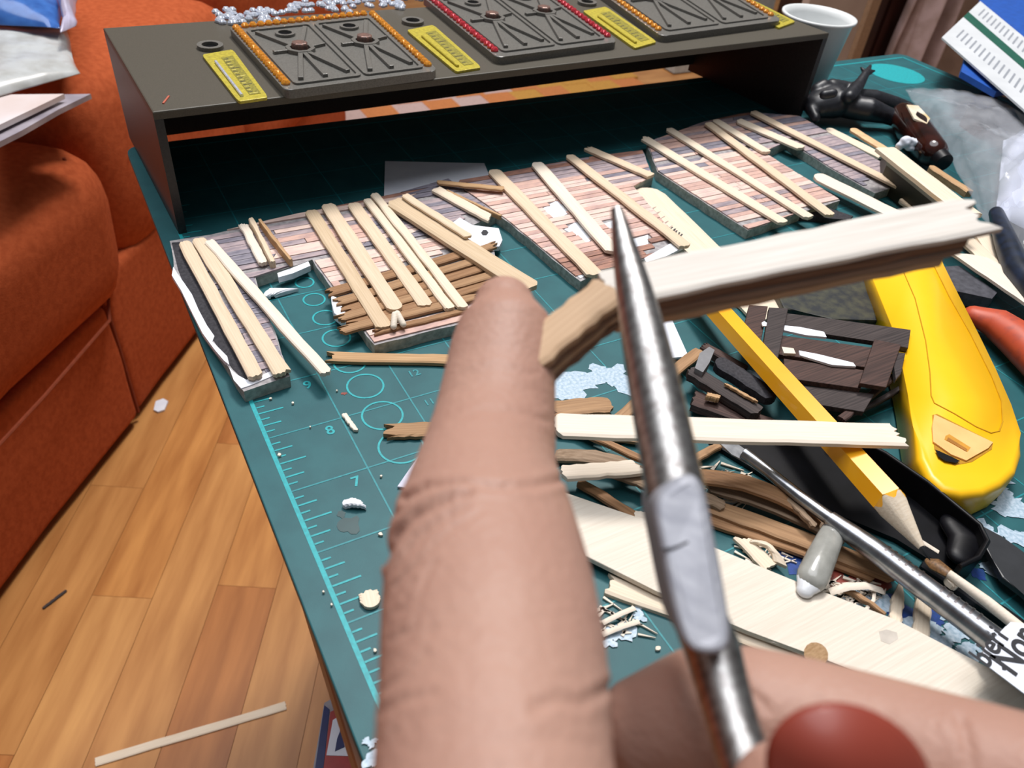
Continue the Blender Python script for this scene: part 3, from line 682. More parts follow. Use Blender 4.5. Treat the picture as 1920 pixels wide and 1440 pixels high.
wstrip((1006, 304), (1152, 470), 28, 3, 'whitish strip on the second panel running behind the plier tip', z=zs + .02)
wstrip((1068, 290), (1288, 460), 24, 0, 'long strip on the right of the second panel reaching over the lettered stick', z=zs + .02)
wstrip((1102, 276), (1224, 328), 11, 0, 'short strip at the joint between second and third panel', e0='jag', amt=.08)
wstrip((1207, 256), (1472, 416), 24, 1, 'lowest long strip on the third panel, along its left edge', e0='jag', amt=.1)
wstrip((1255, 240), (1520, 406), 21, 1, 'second long strip on the third panel')
wstrip((1328, 229), (1560, 402), 20, 0, 'third long strip on the third panel, ending at its right corner', z=zs + .02)
wstrip((1342, 224), (1440, 284), 20, 1, 'short strip on the third panel ending at the dark opening')
wstrip((1385, 224), (1506, 276), 11, 1, 'short strip crossing above the dark opening')
wstrip((1412, 208), (1714, 360), 20, 0, 'longest thin strip running along the right leg of the third panel', z=zs + .02)
# bits on panels
cl = empty('wood_curl', P(750, 600, ZB + .1), 'small pale two-lobed wood curl at the foot of the greyish strip', 'curl')
tube('lobe', [P(740, 590, ZB + .2), P(738, 612, ZB + .12)], .05, PALE[3], cl, dome=True, n=10); tube('lobe', [P(745, 588, ZB + .2), P(756, 608, ZB + .12)], .05, PALE[3], cl, dome=True, n=10)
# card behind the panels
cdn = pslab('paper_card', [(722, 302), (908, 306), (922, 340), (720, 372)], .01, .03, PAPER); tag(cdn, 'white card lying on the mat behind the panels in the box shadow', 'card')

# sticks left of the finger
pstick('stained_strip', (612, 666), (860, 672), .09, 17, .07, TAN, label='tan stained strip lying level left of the raised finger', cat='wood strip', e0='jag', e1='cut', amt=.12)
o = pstick('stained_strip', (722, 806), (840, 800), .09, 26, .07, BROWN[1], label='short brown strip with a split end poking out left of the finger', cat='wood strip', e0='jag', amt=.2)
pstick('wood_sliver', (645, 775), (668, 806), .05, 11, .04, PALE[3], label='tiny pale sliver beside the grid line near number 8', cat='sliver')
pstick('foam_shaving', (495, 552), (560, 541), .06, 12, .05, WHITE, label='slim white foam shaving inside the square opening', cat='shaving', e0='round', e1='point', bend=.05)
pstick('foam_scrap', (642, 942), (686, 944), .07, 13, .06, WHITE, label='white curled scrap on the mat below number 7', cat='scrap', e0='round', e1='slant', bend=.04)
pstick('stick_end', (690, 1106), (698, 1138), .06, 38, .05, PALE[1], label='rounded broken end of a craft stick near the ruler', cat='stick end', e0='jag', e1='round', amt=.03)
pslab('paper_corner', [(745, 912), (788, 850), (830, 850), (780, 916)], .01, .04, mat('lilac_paper', (.62, .62, .74), rough=.6)); tag(bpy.data.objects['paper_corner'], 'lilac-white paper corner sticking out beside the finger', 'paper')
scr = []
for u, v, r in ((549, 758, .03), (525, 855, .04), (582, 803, .02), (715, 895, .025), (714, 1004, .04), (632, 735, .02), (508, 750, .03), (1232, 1218, .05), (703, 1222, .03), (607, 1112, .02), (622, 1136, .02), (1148, 1092, .03), (1160, 1065, .02)):
    c = P(u, v); n = 7; r *= .7; scr.append([(c.x + r * rr.uniform(.5, 1.2) * math.cos(k * .9), c.y + r * rr.uniform(.5, 1.2) * math.sin(k * .9)) for k in range(n)])
vs = []; fs = []
for s in scr:
    i = len(vs); vs += [(x, y, .035) for x, y in s] + [(x, y, .006) for x, y in s]; n = 7; fs.append(tuple(range(i, i + n))); fs += [(i + k, i + n + k, i + n + (k + 1) % n, i + (k + 1) % n) for k in range(n)]
tag(put('wood_crumbs', vs, fs, PALE[3]), 'tiny pale crumbs scattered over the cutting mat', 'crumbs', kind='stuff')

# ================================================================== CRAFT STICKS AND TOOLS ON THE RIGHT
def wide(u0, u1, z, w_, mi, label, t=.07, name='craft_stick', cat='craft stick', **k):
    k.setdefault('e0', 'round'); k.setdefault('e1', 'cut')
    return pstick(name, u0, u1, z, w_, t, mi if not isinstance(mi, int) else PALE[mi], label=label, cat=cat, **k)
ls = wide((1205, 352), (1450, 596), .10, 72, 1, 'wide craft stick with faint stamped lettering, partly under the held stick', group='craft sticks on the mat')
a_ = P(1232, 405, .105); b_ = P(1330, 505, .105)
dr = (b_ - a_).normalized(); rt = Matrix((dr, Vector((0, 0, 1)).cross(dr), Vector((0, 0, 1)))).transposed()
# faint stamps along the stick
for k in range(7):
    u_, v_ = 1222 + k * 7.5, 392 + k * 9; 
    pstick('stamped_mark', (u_ - 1, v_ + 1), (u_ + 9, v_ - 5), .104, 3.2, .004, FAINTINK, parent=ls, e0='cut', e1='cut', k=2, n=2)
for k in range(5):
    u_, v_ = 1258 + k * 4.6, 428 + k * 3.4
    pstick('stamped_mark', (u_ - 2, v_ + 4), (u_ + 3, v_ - 3), .104, 3.0, .004, GREYINK, parent=ls, e0='cut', e1='cut', k=2, n=2)
wide((1530, 326), (1760, 440), .30, 40, 3, 'white round-ended craft stick beside the right leg of the third panel')
wide((1552, 240), (1655, 292), .16, 24, 1, 'pale craft stick end with a rounded tip near the toy figure')
wide((1598, 240), (1680, 290), .22, 18, mat('peach_stick', (.80, .50, .27), rough=.6), 'peach-tinted craft stick end next to the pale one', e0='round')
wide((1662, 276), (1822, 400), 1.0, 40, 1, 'raised pale craft stick leaning over the dark slab', t=.1, e0='cut')
wide((1745, 310), (1820, 358), .3, 16, TAN, 'tan stick end with a reddish tip near the clear bag', t=.15)
wide((1690, 372), (1850, 470), .2, 24, 1, 'pale stick lying under the held stick, pointing right', t=.06)
pslab('dark_slab', [(1660, 280), (1680, 276), (1790, 372), (1755, 385), (1700, 340), (1662, 310)], .02, .55, mat('dark_olive_slab', (.035, .032, .018), rough=.5)); tag(bpy.data.objects['dark_slab'], 'dark olive slab under the raised craft stick', 'slab')
pslab('dark_wedge', [(1500, 385), (1520, 375), (1560, 392), (1600, 405), (1590, 412), (1500, 405)], .01, .12, BLACKM); tag(bpy.data.objects['dark_wedge'], 'dark wedge beside the third panel corner', 'wedge')
# scraps at right edge
wide((1808, 468), (1990, 590), .45, 62, 3, 'white craft stick running out of the picture above the red handle', e0='slant')
wide((1812, 445), (1870, 500), .38, 32, 1, 'short pale stick beside the white one at the right edge', e0='jag', e1='cut')
wide((1835, 425), (1890, 505), .30, 30, 1, 'pale stick end next to the navy handle', e0='jag', e1='cut')
pslab('slate_slab', [(1765, 500), (1800, 498), (1870, 548), (1860, 560), (1790, 545)], .05, .3, mat('slate_grey', (.075, .075, .09), (.04, .04, .05), rough=.6, scale=300)); tag(bpy.data.objects['slate_slab'], 'slate-grey slab between knife and white craft stick', 'slab')
NAVP = mat('navy_rubber', (.012, .022, .05), (.008, .012, .02), rough=.4)
tube('navy_tool', [P(1868, 400, .5), P(1885, 450, .5), P(1908, 510, .5), P(1960, 570, .5)], [.14, .2, .24, .26], NAVP, dome=True); tag(bpy.data.objects['navy_tool'], 'navy rubber tool handle at the right edge', 'tool')
tube('black_tool', [P(1905, 395, .35), P(1930, 440, .35), P(1965, 500, .35)], [.2, .24, .26], BLACK, dome=True); tag(bpy.data.objects['black_tool'], 'black tool handle behind the navy one', 'tool')
REDH = mat('worn_red_rubber', (.50, .075, .03), (.36, .06, .035), rough=.45, scale=260, lo=.3, hi=.5)
tube('red_tool', [P(1828, 592, .30), P(1868, 606, .32), P(1912, 638, .34), P(1975, 700, .34), P(2030, 760, .34)], [.20, .30, .36, .38, .38], REDH, dome=True, squash=.8); tag(bpy.data.objects['red_tool'], 'worn red tool handle right of the yellow knife', 'tool')
# painted slabs around the pallet
pslab('painted_slab', [(1450, 535), (1500, 525), (1625, 512), (1645, 600), (1560, 598), (1500, 582), (1470, 578)], .02, .22, mat('mottled_dark_paint', (.055, .055, .035), (.015, .018, .022), rough=.5, scale=250), bevel=.03); tag(bpy.data.objects['painted_slab'], 'mottled dark painted slab behind the little pallet', 'slab')
pl_ = empty('model_pallet', P(1550, 660, .1), 'little dark-painted wooden pallet with white glue lines between pencil and knife', 'model pallet')
def pp(name, q, z0, z1, m, label=None, **k):
    o = pslab(name, q, z0 + .22, z1 + .22, m, pl_, **k)
    if label: o['label'] = label
pp('rail', [(1468, 586), (1560, 598), (1708, 618), (1703, 652), (1640, 640), (1465, 614)], .30, .38, DARKW[0], bevel=.01)
pp('rail', [(1464, 628), (1640, 652), (1634, 690), (1460, 664)], .28, .36, DARKW[1], bevel=.01)
pp('rail', [(1470, 672), (1622, 694), (1614, 728), (1470, 708)], .26, .34, DARKW[1], bevel=.01)
pp('rail', [(1500, 722), (1640, 738), (1620, 772), (1520, 756)], .18, .26, DARKW[0], bevel=.01)
pp('post', [(1405, 571), (1440, 574), (1425, 650), (1392, 628)], .32, .42, DARKW[1], bevel=.01)
pp('post', [(1442, 576), (1478, 578), (1458, 676), (1428, 668)], .38, .46, DARKW[0], bevel=.01)
pp('post', [(1640, 636), (1690, 646), (1662, 726), (1612, 718)], .36, .43, DARKW[1], bevel=.01)
pp('post', [(1672, 658), (1698, 662), (1690, 700), (1680, 712)], .30, .38, DARKW[0], bevel=.01)
pp('glue_line', [(1470, 610), (1500, 613), (1545, 622), (1550, 632), (1510, 628), (1470, 619)], .36, .40, WHITE, 'white glue line')
pp('glue_line', [(1498, 657), (1535, 664), (1600, 680), (1605, 687), (1560, 684), (1500, 666)], .35, .385, WHITE)
pp('glue_line', [(1466, 650), (1488, 653), (1492, 663), (1470, 662)], .35, .40, PALE[3])
pp('glue_dot', [(1428, 605), (1433, 602), (1438, 605), (1437, 611), (1430, 611)], .46, .48, WHITE)
pstick('dark_strip', (1578, 784), (1676, 704), .45, 24, .06, DARKW[1], label='dark reddish strip leaning against the pallet', cat='wood strip', e0='cut')
pstick('dark_strip', (1600, 776), (1696, 722), .30, 20, .06, DARKW[0], label='dark strip under the reddish one by the yellow knife', cat='wood strip', e0='jag')
for i, (a, b, z, w_, m_, lab) in enumerate((((1345, 672), (1455, 742), .45, 44, BLACKM, 'black painted strip with a grey front end left of the pencil'), ((1296, 690), (1425, 770), .38, 40, DARKW[0], 'dark curled strip with a torn tan edge left of the pencil'), ((1300, 742), (1470, 806), .22, 30, DARKW[1], 'lowest dark strip of the pile left of the pencil'), ((1320, 645), (1400, 690), .25, 26, DARKW[1], 'short dark strip half hidden by the pencil'))):
    o = pstick('dark_strip', a, b, z, w_, .14, m_, label=lab, cat='wood strip', e0='jag' if i else 'round', amt=.06)
    if i == 0: q = pslab('end_cap', [(1303, 690), (1312, 662), (1330, 650), (1340, 656), (1330, 680), (1318, 698)], .25, .46, mat('grey_end', (.22, .22, .23), rough=.6), None)
tag(q, 'grey rounded end piece at the front of the dark strips', 'end piece')
pstick('torn_edge', (1360, 718), (1420, 752), .44, 9, .04, TAN, label='torn tan splinter on the dark strips left of the pencil', cat='splinter', e0='jag', e1='jag', amt=.05)
pstick('torn_edge', (1326, 738), (1350, 744), .36, 8, .08, TAN, label='small tan chip below the dark strips', cat='splinter', e0='cut')
pslab('paper_tag', [(1226, 592), (1256, 590), (1291, 668), (1248, 672)], .05, .09, PAPER); tag(bpy.data.objects['paper_tag'], 'small white paper tag right of the pliers', 'paper')

# brown stained strips pile
pile = (((1030, 768), (1146, 756), .12, 30, 1, 'brown strip right of the finger above the white stick'),
        ((1135, 806), (1312, 655), .20, 34, 1, 'brown strip running diagonally behind the pliers up to the dark strips'),
        ((1040, 800), (1230, 820), .10, 26, 1, 'brown strip just under the level white stick'),
        ((1065, 796), (1300, 905), .16, 26, 0, 'brown strip slanting down behind the plier jaw'),
        ((1040, 850), (1215, 888), .10, 24, 2, 'curved grey-brown strip beside the finger'),
        ((1085, 900), (1240, 1000), .10, 30, 0, 'brown strip above the big tongue depressor'),
        ((1150, 880), (1240, 915), .22, 24, 2, 'short grey-brown strip left of the plier joint'),
        ((1275, 875), (1352, 832), .14, 30, 1, 'short brown strip right of the plier jaw'),
        ((1290, 888), (1540, 972), .26, 28, 0, 'curved brown strip, top of the pile under the scalpel'),
        ((1325, 905), (1585, 1010), .18, 26, 2, 'grey-brown strip second in the pile under the scalpel'),
        ((1320, 942), (1680, 1076), .14, 30, 1, 'longest brown strip of the pile under the scalpel'),
        ((1330, 972), (1640, 1078), .08, 22, 0, 'dark brown strip at the bottom of the pile'),
        ((1300, 925), (1360, 948), .2, 20, 2, 'stubby grey-brown strip beside the plier joint'),
        ((1465, 925), (1530, 985), .34, 15, 2, 'small strip end leaning on the pile by the scalpel'),
        ((1585, 1100), (1660, 1150), .10, 14, 1, 'brown dowel-like strip by the red paint'))
for i, (a, b, z, w_, mi, lab) in enumerate(pile):
    pstick('stained_strip', a, b, z, w_, .06, BROWN[mi], label=lab, cat='wood strip', group='brown stained strips in a pile', e0='clip' if i % 3 else 'jag', e1='clip', amt=.1, bend=.12 if i in (4, 8) else .02, side=.08 if i in (8, 9) else 0, seed=i + 40)
# white sticks
wide((1040, 794), (1690, 813), 1.08, 42, 3, 'level white craft stick crossing over the pencil behind the pliers', e0='clip', e1='jag', amt=.09, n=14, k=10)
wide((1054, 884), (1208, 872), .34, 26, 3, 'short white stick end between finger and pliers', e0='clip', e1='slant')
tdp = []
up_e = [(1058, 922), (1240, 985), (1480, 1085), (1680, 1162), (1920, 1286), (2050, 1345)]; lo_e = [(2050, 1392), (1920, 1350), (1760, 1306), (1600, 1256), (1400, 1182), (1230, 1108), (1098, 1042), (1072, 985)]
td = pslab('tongue_depressor', up_e + lo_e, .10, .17, wood('creamy_birch', (.76, .69, .59), (.68, .60, .50)), bevel=.015); tag(td, 'big creamy tongue depressor crossing the lower right', 'tongue depressor')
pslab('knot', [(1648, 1184), (1662, 1180), (1682, 1186), (1684, 1198), (1668, 1208), (1652, 1202)], .17, .172, mat('knot_grey', (.60, .54, .47), rough=.7), td)
wide((1135, 1090), (1520, 1232), .07, 40, 1, 'narrow pale stick below the tongue depressor', e0='jag', amt=.12)
wide((1690, 1084), (1678, 1180), .09, 24, 1, 'left of the two pointed sticks behind the tongue depressor', e0='point', cat='pointed stick', name='pointed_stick')
wide((1735, 1112), (1728, 1200), .09, 30, 1, 'right of the two sticks poking up behind the tongue depressor', e0='clip', cat='pointed stick', name='pointed_stick')
pstick('wood_chip', (1388, 1002), (1445, 1062), .10, 34, .05, PALE[1], label='pale chip lying against the upper edge of the tongue depressor', cat='chip', e0='slant', e1='cut')
pstick('wood_chip', (1408, 1014), (1476, 1062), .12, 14, .05, PALE[1], label='narrow curved chip above the tongue depressor', cat='chip', e1='point', bend=.06, side=.06)
pstick('wood_chip', (1190, 968), (1235, 978), .13, 26, .03, PALE[3], label='pale stub on the tongue depressor left of the plier joint', cat='chip', e0='cut')
tube('wood_disc', [P(1530, 1228, .175), P(1530, 1226, .22)], .12, TAN, n=14); tag(bpy.data.objects['wood_disc'], 'round tan wood disc above the lower finger', 'disc')
def shaving(pts, z, w_, label):
    ps = [P(u, v, zz_) for (u, v), zz_ in zip(pts, z)]; tag(tube('wood_shaving', ps, w_, PALE[3], n=6, squash=.35), label, 'shaving')
shaving([(1555, 1110), (1590, 1100), (1625, 1098), (1655, 1108)], (.08, .16, .16, .08), .05, 'arched pale shaving right of the glue nozzle')
shaving([(1640, 1108), (1638, 1125), (1622, 1145)], (.08, .1, .05), .02, 'thin curly shaving hanging from the arched one')
shaving([(1700, 980), (1720, 1010), (1760, 1035)], (.35, .3, .25), .03, 'thin shaving under the pencil point')
shaving([(1130, 1168), (1165, 1150), (1190, 1140)], (.05, .1, .05), .03, 'thin shaving beside the finger, upper one')
shaving([(1130, 1190), (1165, 1175), (1198, 1165)], (.05, .08, .05), .03, 'thin shaving beside the finger, lower one')
shaving([(1420, 1192), (1450, 1198), (1500, 1212), (1520, 1228)], (.05, .14, .12, .05), .05, 'pale shaving between lower finger and tongue depressor')
vs = []; fs = []; rs_ = random.Random(2)
for k in range(150):
    zone = rs_.choice(((1120, 1215, 1120, 1200), (1385, 1570, 1188, 1235), (1540, 1680, 1085, 1130), (1300, 1400, 870, 960), (1390, 1480, 1000, 1060)))
    c = P(rs_.uniform(*zone[:2]), rs_.uniform(*zone[2:]), .03); l = rs_.uniform(.04, .16); a = rs_.uniform(-1.2, .6); w_ = rs_.uniform(.008, .025); dv = Vector((math.cos(a), math.sin(a), 0)); nv = Vector((-dv.y, dv.x, 0))
    i = len(vs); h = rs_.uniform(.03, .09)
    vs += [c - dv * l - nv * w_, c + dv * l - nv * w_ * .2, c + dv * l + nv * w_ * .2, c - dv * l + nv * w_]; vs += [v + Vector((0, 0, -.02)) for v in vs[-4:]]
    fs += [(i, i + 1, i + 2, i + 3), (i + 4, i + 7, i + 6, i + 5), (i, i + 4, i + 5, i + 1), (i + 1, i + 5, i + 6, i + 2), (i + 2, i + 6, i + 7, i + 3), (i + 3, i + 7, i + 4, i)]
tag(put('wood_shavings', vs, fs, PALE[3]), 'fine pale wood splinters scattered over the stained end of the mat', 'splinters', kind='stuff')
# glue nozzle
gn = empty('glue_nozzle', P(1535, 1060, .02), 'pearly translucent glue nozzle pointing down beside the scalpel', 'nozzle')
PEARL = mat('pearly_plastic', (.50, .50, .46), (.36, .36, .33), rough=.18, scale=150, trans=.25, spec=.7, bump=.0002)
tube('nozzle_body', [P(1568, 985, .32), P(1556, 1010, .32), P(1540, 1045, .30), P(1524, 1082, .26)], [.13, .15, .17, .18], PEARL, gn, dome=True, squash=.8)
tube('nozzle_tip', [P(1518, 1092, .24), P(1510, 1106, .22)], [.16, .10], mat('white_glue', (.8, .82, .85), rough=.2), gn, dome=True, squash=.7)

# black tray
tr = empty('black_tray', P(1600, 960, .02), 'glossy black plastic trough under the pencil', 'tray')
ot = [(1330, 828), (1420, 806), (1560, 800), (1660, 850), (1740, 905), (1838, 985), (1852, 1015), (1835, 1045), (1800, 1062), (1760, 1060), (1680, 1010), (1560, 960), (1440, 895)]
pslab('tray_floor', ot, .02, .08, BLACK, tr)
ps = [P(u, v, .42) for u, v in ot[2:9]]; tube('tray_rim', ps, .03, BLACK, tr, n=8)
for i in range(2, 8):
    a, b = P(*ot[i], .42), P(*ot[i + 1], .42); n = (b - a); n.z = 0; n.normalize(); n = Vector((-n.y, n.x, 0)) * .03
    slab('tray_wall', [a - n, b - n, b + n, a + n], .05, .42, BLACK, tr)
tube('tray_knob', [P(1790, 985, .2), P(1812, 1015, .2), P(1800, 1040, .2)], [.18, .22, .16], BLACK, tr, dome=True, squash=.5)
bs = pslab('black_strap', [(1842, 985), (1880, 1005), (1990, 1085), (1990, 1180), (1920, 1112), (1880, 1082), (1862, 1050), (1845, 1020)], .14, .22, mat('charcoal_plastic', (.030, .032, .036), rough=.4), bevel=.02); tag(bs, 'charcoal plastic strap running off the right edge', 'strap')
pstick('black_stick', (1735, 1050), (1960, 1200), .14, 44, .1, BLACK, label='flat black stick under the paintbrush', cat='stick', e0='cut')
br = empty('paintbrush', P(1830, 1120, .2), 'paintbrush with a pale wooden handle and stiff amber bristles', 'paintbrush')
tube('handle', [P(1778, 1075, .34), P(1850, 1128, .34), P(1990, 1240, .34)], [.05, .065, .07], PALE[3], br, n=10)
tube('bristles', [P(1735, 1050, .28), P(1752, 1058, .30), P(1780, 1076, .34)], [.03, .10, .07], mat('amber_bristle', (.22, .11, .04), (.10, .05, .02), rough=.5, scale=1500), br, n=10, squash=.6)
pstick('pale_stub', (1775, 1082), (1800, 1092), .3, 20, .08, PALE[3], label='pale wooden stub under the brush head', cat='stub', e0='round')
# scalpel
sc = empty('scalpel', P(1600, 1010, .3), 'silver scalpel with ringed grip and paper-wrapped end', 'scalpel')
CHR = mat('polished_steel', (.42, .43, .45), (.26, .27, .29), rough=.3, scale=1, stretch=(300, 300, 40), metal=1)
zc = .42
def sp(u, v, z=zc): return P(u, v, z)
pslab('blade', [(1330, 812), (1362, 818), (1420, 858), (1408, 870), (1372, 852)], .38, .40, CHR, sc)
tube('neck', [sp(1395, 850), sp(1440, 884), sp(1500, 932), sp(1555, 972)], [.085, .075, .08, .085], CHR, sc, n=14)
tube('grip', [sp(1555, 972), sp(1600, 1004), sp(1640, 1032), sp(1870, 1205), sp(1990, 1300)], [.10, .125, .135, .145, .15], CHR, sc, n=20)
g0 = sp(1655, 1042); g1 = sp(1825, 1170)
for i in range(14):
    if i in (6, 7): continue
    s = i / 13; p = g0.lerp(g1, s); d = (g1 - g0).normalized() * .014
    tube('grip_ring', [p - d, p + d], .1385 + .008 * s, STEELD, sc, n=20)
pl2 = g0.lerp(g1, .5); 
# paper wrap with print
wp0 = sp(1862, 1200); wp1 = sp(1995, 1304)
pw = tube('paper_wrap', [wp0, wp1], .20, PAPER, sc, n=24); pw['label'] = 'printed white paper wrapped round the end'
tilt = None
fl2 = pslab('paper_flap', [(1838, 1238), (1848, 1212), (1895, 1166), (1925, 1170), (2010, 1240), (2010, 1330), (1920, 1300)], .62, .63, PAPER, sc); fl2['label'] = 'printed paper label'
dr = (P(1878, 1188, .64) - P(1838, 1246, .64)).normalized(); nn = Vector((0, 0, 1)); rt = Matrix((dr, nn.cross(dr), nn)).transposed()
text('lettering', 'bieri', GREYINK, sc, P(1856, 1212, .64), rt, .30); text('lettering', 'Non', GREYINK, sc, P(1906, 1216, .64), rt, .38)
pslab('lettering', [(1879, 1250), (1884, 1247), (1889, 1251), (1886, 1256), (1880, 1255)], .63, .64, GREYINK, sc)

# pencil
pe = empty('pencil', P(1500, 740, .4), 'sharpened yellow hexagonal pencil lying over the tray and pallet', 'pencil')
pa = P(1290, 520, .40); pb_ = P(1668, 940, .82); ptip = P(1744, 1050, .62)
rp = .195
ax = (pb_ - pa).normalized()
def hexring(p, r, ph=.3, n=6):
    y = Vector((0, 0, 1)).cross(ax).normalized(); z = ax.cross(y); return [p + y * r * math.cos(ph + 2 * math.pi * k / n) + z * r * math.sin(ph + 2 * math.pi * k / n) for k in range(n)]
r0 = hexring(pa, rp, n=6); r1 = hexring(pb_, rp * 1.06, n=6)
vs = r0 + r1; put('barrel', vs, [(k, (k + 1) % 6, 6 + (k + 1) % 6, 6 + k) for k in range(6)] + [(5, 4, 3, 2, 1, 0)], YPENCIL, pe)
# scalloped paint edge + cone
n = 36; vs = []
def hexr(a): 
    a = (a - .3) % (math.pi / 3) - math.pi / 6; return rp * 1.06 * math.cos(math.pi / 6) / math.cos(a)
def cone_ring(s, f, scal=0):
    out = []; y = Vector((0, 0, 1)).cross(ax).normalized(); z = ax.cross(y)
    for k in range(n):
        a = 2 * math.pi * k / n; s2 = s + scal * (.5 - .5 * math.cos(6 * (a - .3))) 
        c = pb_.lerp(ptip, s2); r = hexr(a) * (1 - f) if f < 1 else .0; out.append(c + y * r * math.cos(a) + z * r * math.sin(a))
    return out
ra = cone_ring(0, 0, 0); rb = cone_ring(.0, .02, .10)
put('paint_edge', ra + rb, [(k, (k + 1) % n, n + (k + 1) % n, n + k) for k in range(n)], YPENCIL, pe)
rc = cone_ring(.80, .80); put('wood_cone', rb + rc, [(k, (k + 1) % n, n + (k + 1) % n, n + k) for k in range(n)], PALE[1], pe, True)
rd = cone_ring(1, .97); put('lead', rc + rd, [(k, (k + 1) % n, n + (k + 1) % n, n + k) for k in range(n)] + [tuple(range(n, 2 * n))], mat('graphite', (.06, .06, .065), rough=.3, metal=.6), pe, True)

# utility knife
kn = empty('utility_knife', P(1780, 740, .1), 'big yellow plastic utility knife body with a pale slider at its rounded end', 'knife')
zk = .50
ko = [(1612, 430), (1742, 412), (1770, 498), (1802, 562), (1836, 628), (1868, 694), (1896, 758), (1914, 812), (1919, 850), (1908, 884), (1882, 908), (1848, 924), (1806, 928), (1768, 918), (1740, 892), (1722, 856), (1712, 800), (1703, 740), (1692, 690), (1672, 610), (1636, 520)]
slab('knife_body', [P(u, v, zk) for u, v in ko], .06, zk, YELLOW, kn, bevel=.10, segs=5, smooth=True)
inl = [(1690, 500), (1716, 560), (1736, 640), (1744, 700), (1746, 742), (1752, 756), (1790, 776), (1830, 800), (1858, 812), (1874, 808), (1880, 790), (1878, 752), (1860, 706), (1820, 626), (1780, 556), (1752, 500)]
pts = [P(u, v, zk + .004) for u, v in inl]; tube('inlay_seam', pts + [pts[0]], .010, mat('dark_yellow_seam', (.62, .32, .008), rough=.4), kn, n=6)
def kp(name, q, z0, z1, m, **k): return pslab(name, q, z0, z1, m, kn, **k)
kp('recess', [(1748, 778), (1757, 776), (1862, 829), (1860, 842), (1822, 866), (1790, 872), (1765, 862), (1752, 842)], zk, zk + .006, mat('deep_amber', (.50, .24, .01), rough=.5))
kp('slider', [(1752, 777), (1862, 829), (1853, 840), (1812, 863), (1784, 852), (1750, 828), (1748, 800)], zk + .006, zk + .03, PEACH)
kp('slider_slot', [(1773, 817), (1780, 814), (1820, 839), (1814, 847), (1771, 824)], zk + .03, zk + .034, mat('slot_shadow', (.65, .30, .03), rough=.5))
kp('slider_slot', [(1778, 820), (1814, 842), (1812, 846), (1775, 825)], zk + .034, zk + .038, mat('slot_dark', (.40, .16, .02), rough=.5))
kp('hole', [(1754, 843), (1762, 846), (1784, 856), (1800, 864), (1792, 868), (1772, 864), (1760, 856)], zk + .030, zk + .036, BLACK)

# ================================================================== TOP RIGHT: CUP, FIGURE, BAG, CARD
cu = empty('white_cup', P(1500, 160, 0), 'white plastic cup standing behind the right end of the black box', 'cup')
CUPM = mat('white_plastic', (.74, .76, .76), (.70, .72, .72), rough=.35, scale=20, spec=.5)
cc = Vector((16.75, 15.55, 0)); n = 40; vs = []; prof = [(.60, .0), (.66, .05), (.90, 1.98), (.97, 2.02), (.97, 2.08), (.89, 2.08), (.84, 1.9), (.60, .12)]
for r, z in prof: vs += [cc + Vector((r * math.cos(2 * math.pi * k / n), r * math.sin(2 * math.pi * k / n), z)) for k in range(n)]
fs = [(a * n + k, a * n + (k + 1) % n, (a + 1) * n + (k + 1) % n, (a + 1) * n + k) for a in range(len(prof) - 1) for k in range(n)] + [tuple(range(n))[::-1], tuple(range(7 * n, 8 * n))]
put('cup_body', vs, fs, CUPM, cu, True)
def blend(name, parts, voxel, m, parent=None, smooth=2, fn=None):
    bm = bmesh.new()
    for vs_, fs_ in parts:
        q = [bm.verts.new((v[0] * S, v[1] * S, (v[2] + TABLE) * S)) for v in vs_]
        for f in fs_: bm.faces.new([q[i] for i in f])
    bmesh.ops.recalc_face_normals(bm, faces=bm.faces[:])
    me = bpy.data.meshes.new(name + '_raw'); bm.to_mesh(me); bm.free()
    t = bpy.data.objects.new(name + '_raw', me); col.objects.link(t)
    r = t.modifiers.new('r', 'REMESH'); r.mode = 'VOXEL'; r.voxel_size = voxel * S; r.use_smooth_shade = True
    s = t.modifiers.new('s', 'SMOOTH'); s.factor = .6; s.iterations = smooth
    me2 = bpy.data.meshes.new_from_object(t.evaluated_get(bpy.context.evaluated_depsgraph_get())); bpy.data.objects.remove(t)
    co = np.empty(len(me2.vertices) * 3); me2.vertices.foreach_get('co', co); co = co.reshape(-1, 3)
    if fn: 
        no = np.empty(len(me2.vertices) * 3); me2.vertices.foreach_get('normal', no); co = fn(co / S - np.array([0, 0, TABLE]), no.reshape(-1, 3)); co = (co + np.array([0, 0, TABLE])) * S
    c = (co.max(0) + co.min(0)) / 2; c[2] = co[:, 2].min(); me2.vertices.foreach_set('co', (co - c).ravel()); me2.update(); me2.name = name
    me2.polygons.foreach_set('use_smooth', [True] * len(me2.polygons)); me2.materials.clear()
    return link(name, me2, m, parent, (c[0] / S, c[1] / S, c[2] / S - TABLE))
FIG = mat('black_figure_plastic', (.016, .017, .023), (.008, .009, .012), rough=.42, scale=300, spec=.6)
def T(ps, rs, sq=1., n=14): return tube_geo(ps, rs, n, squash=sq, dome=True)
z = .5
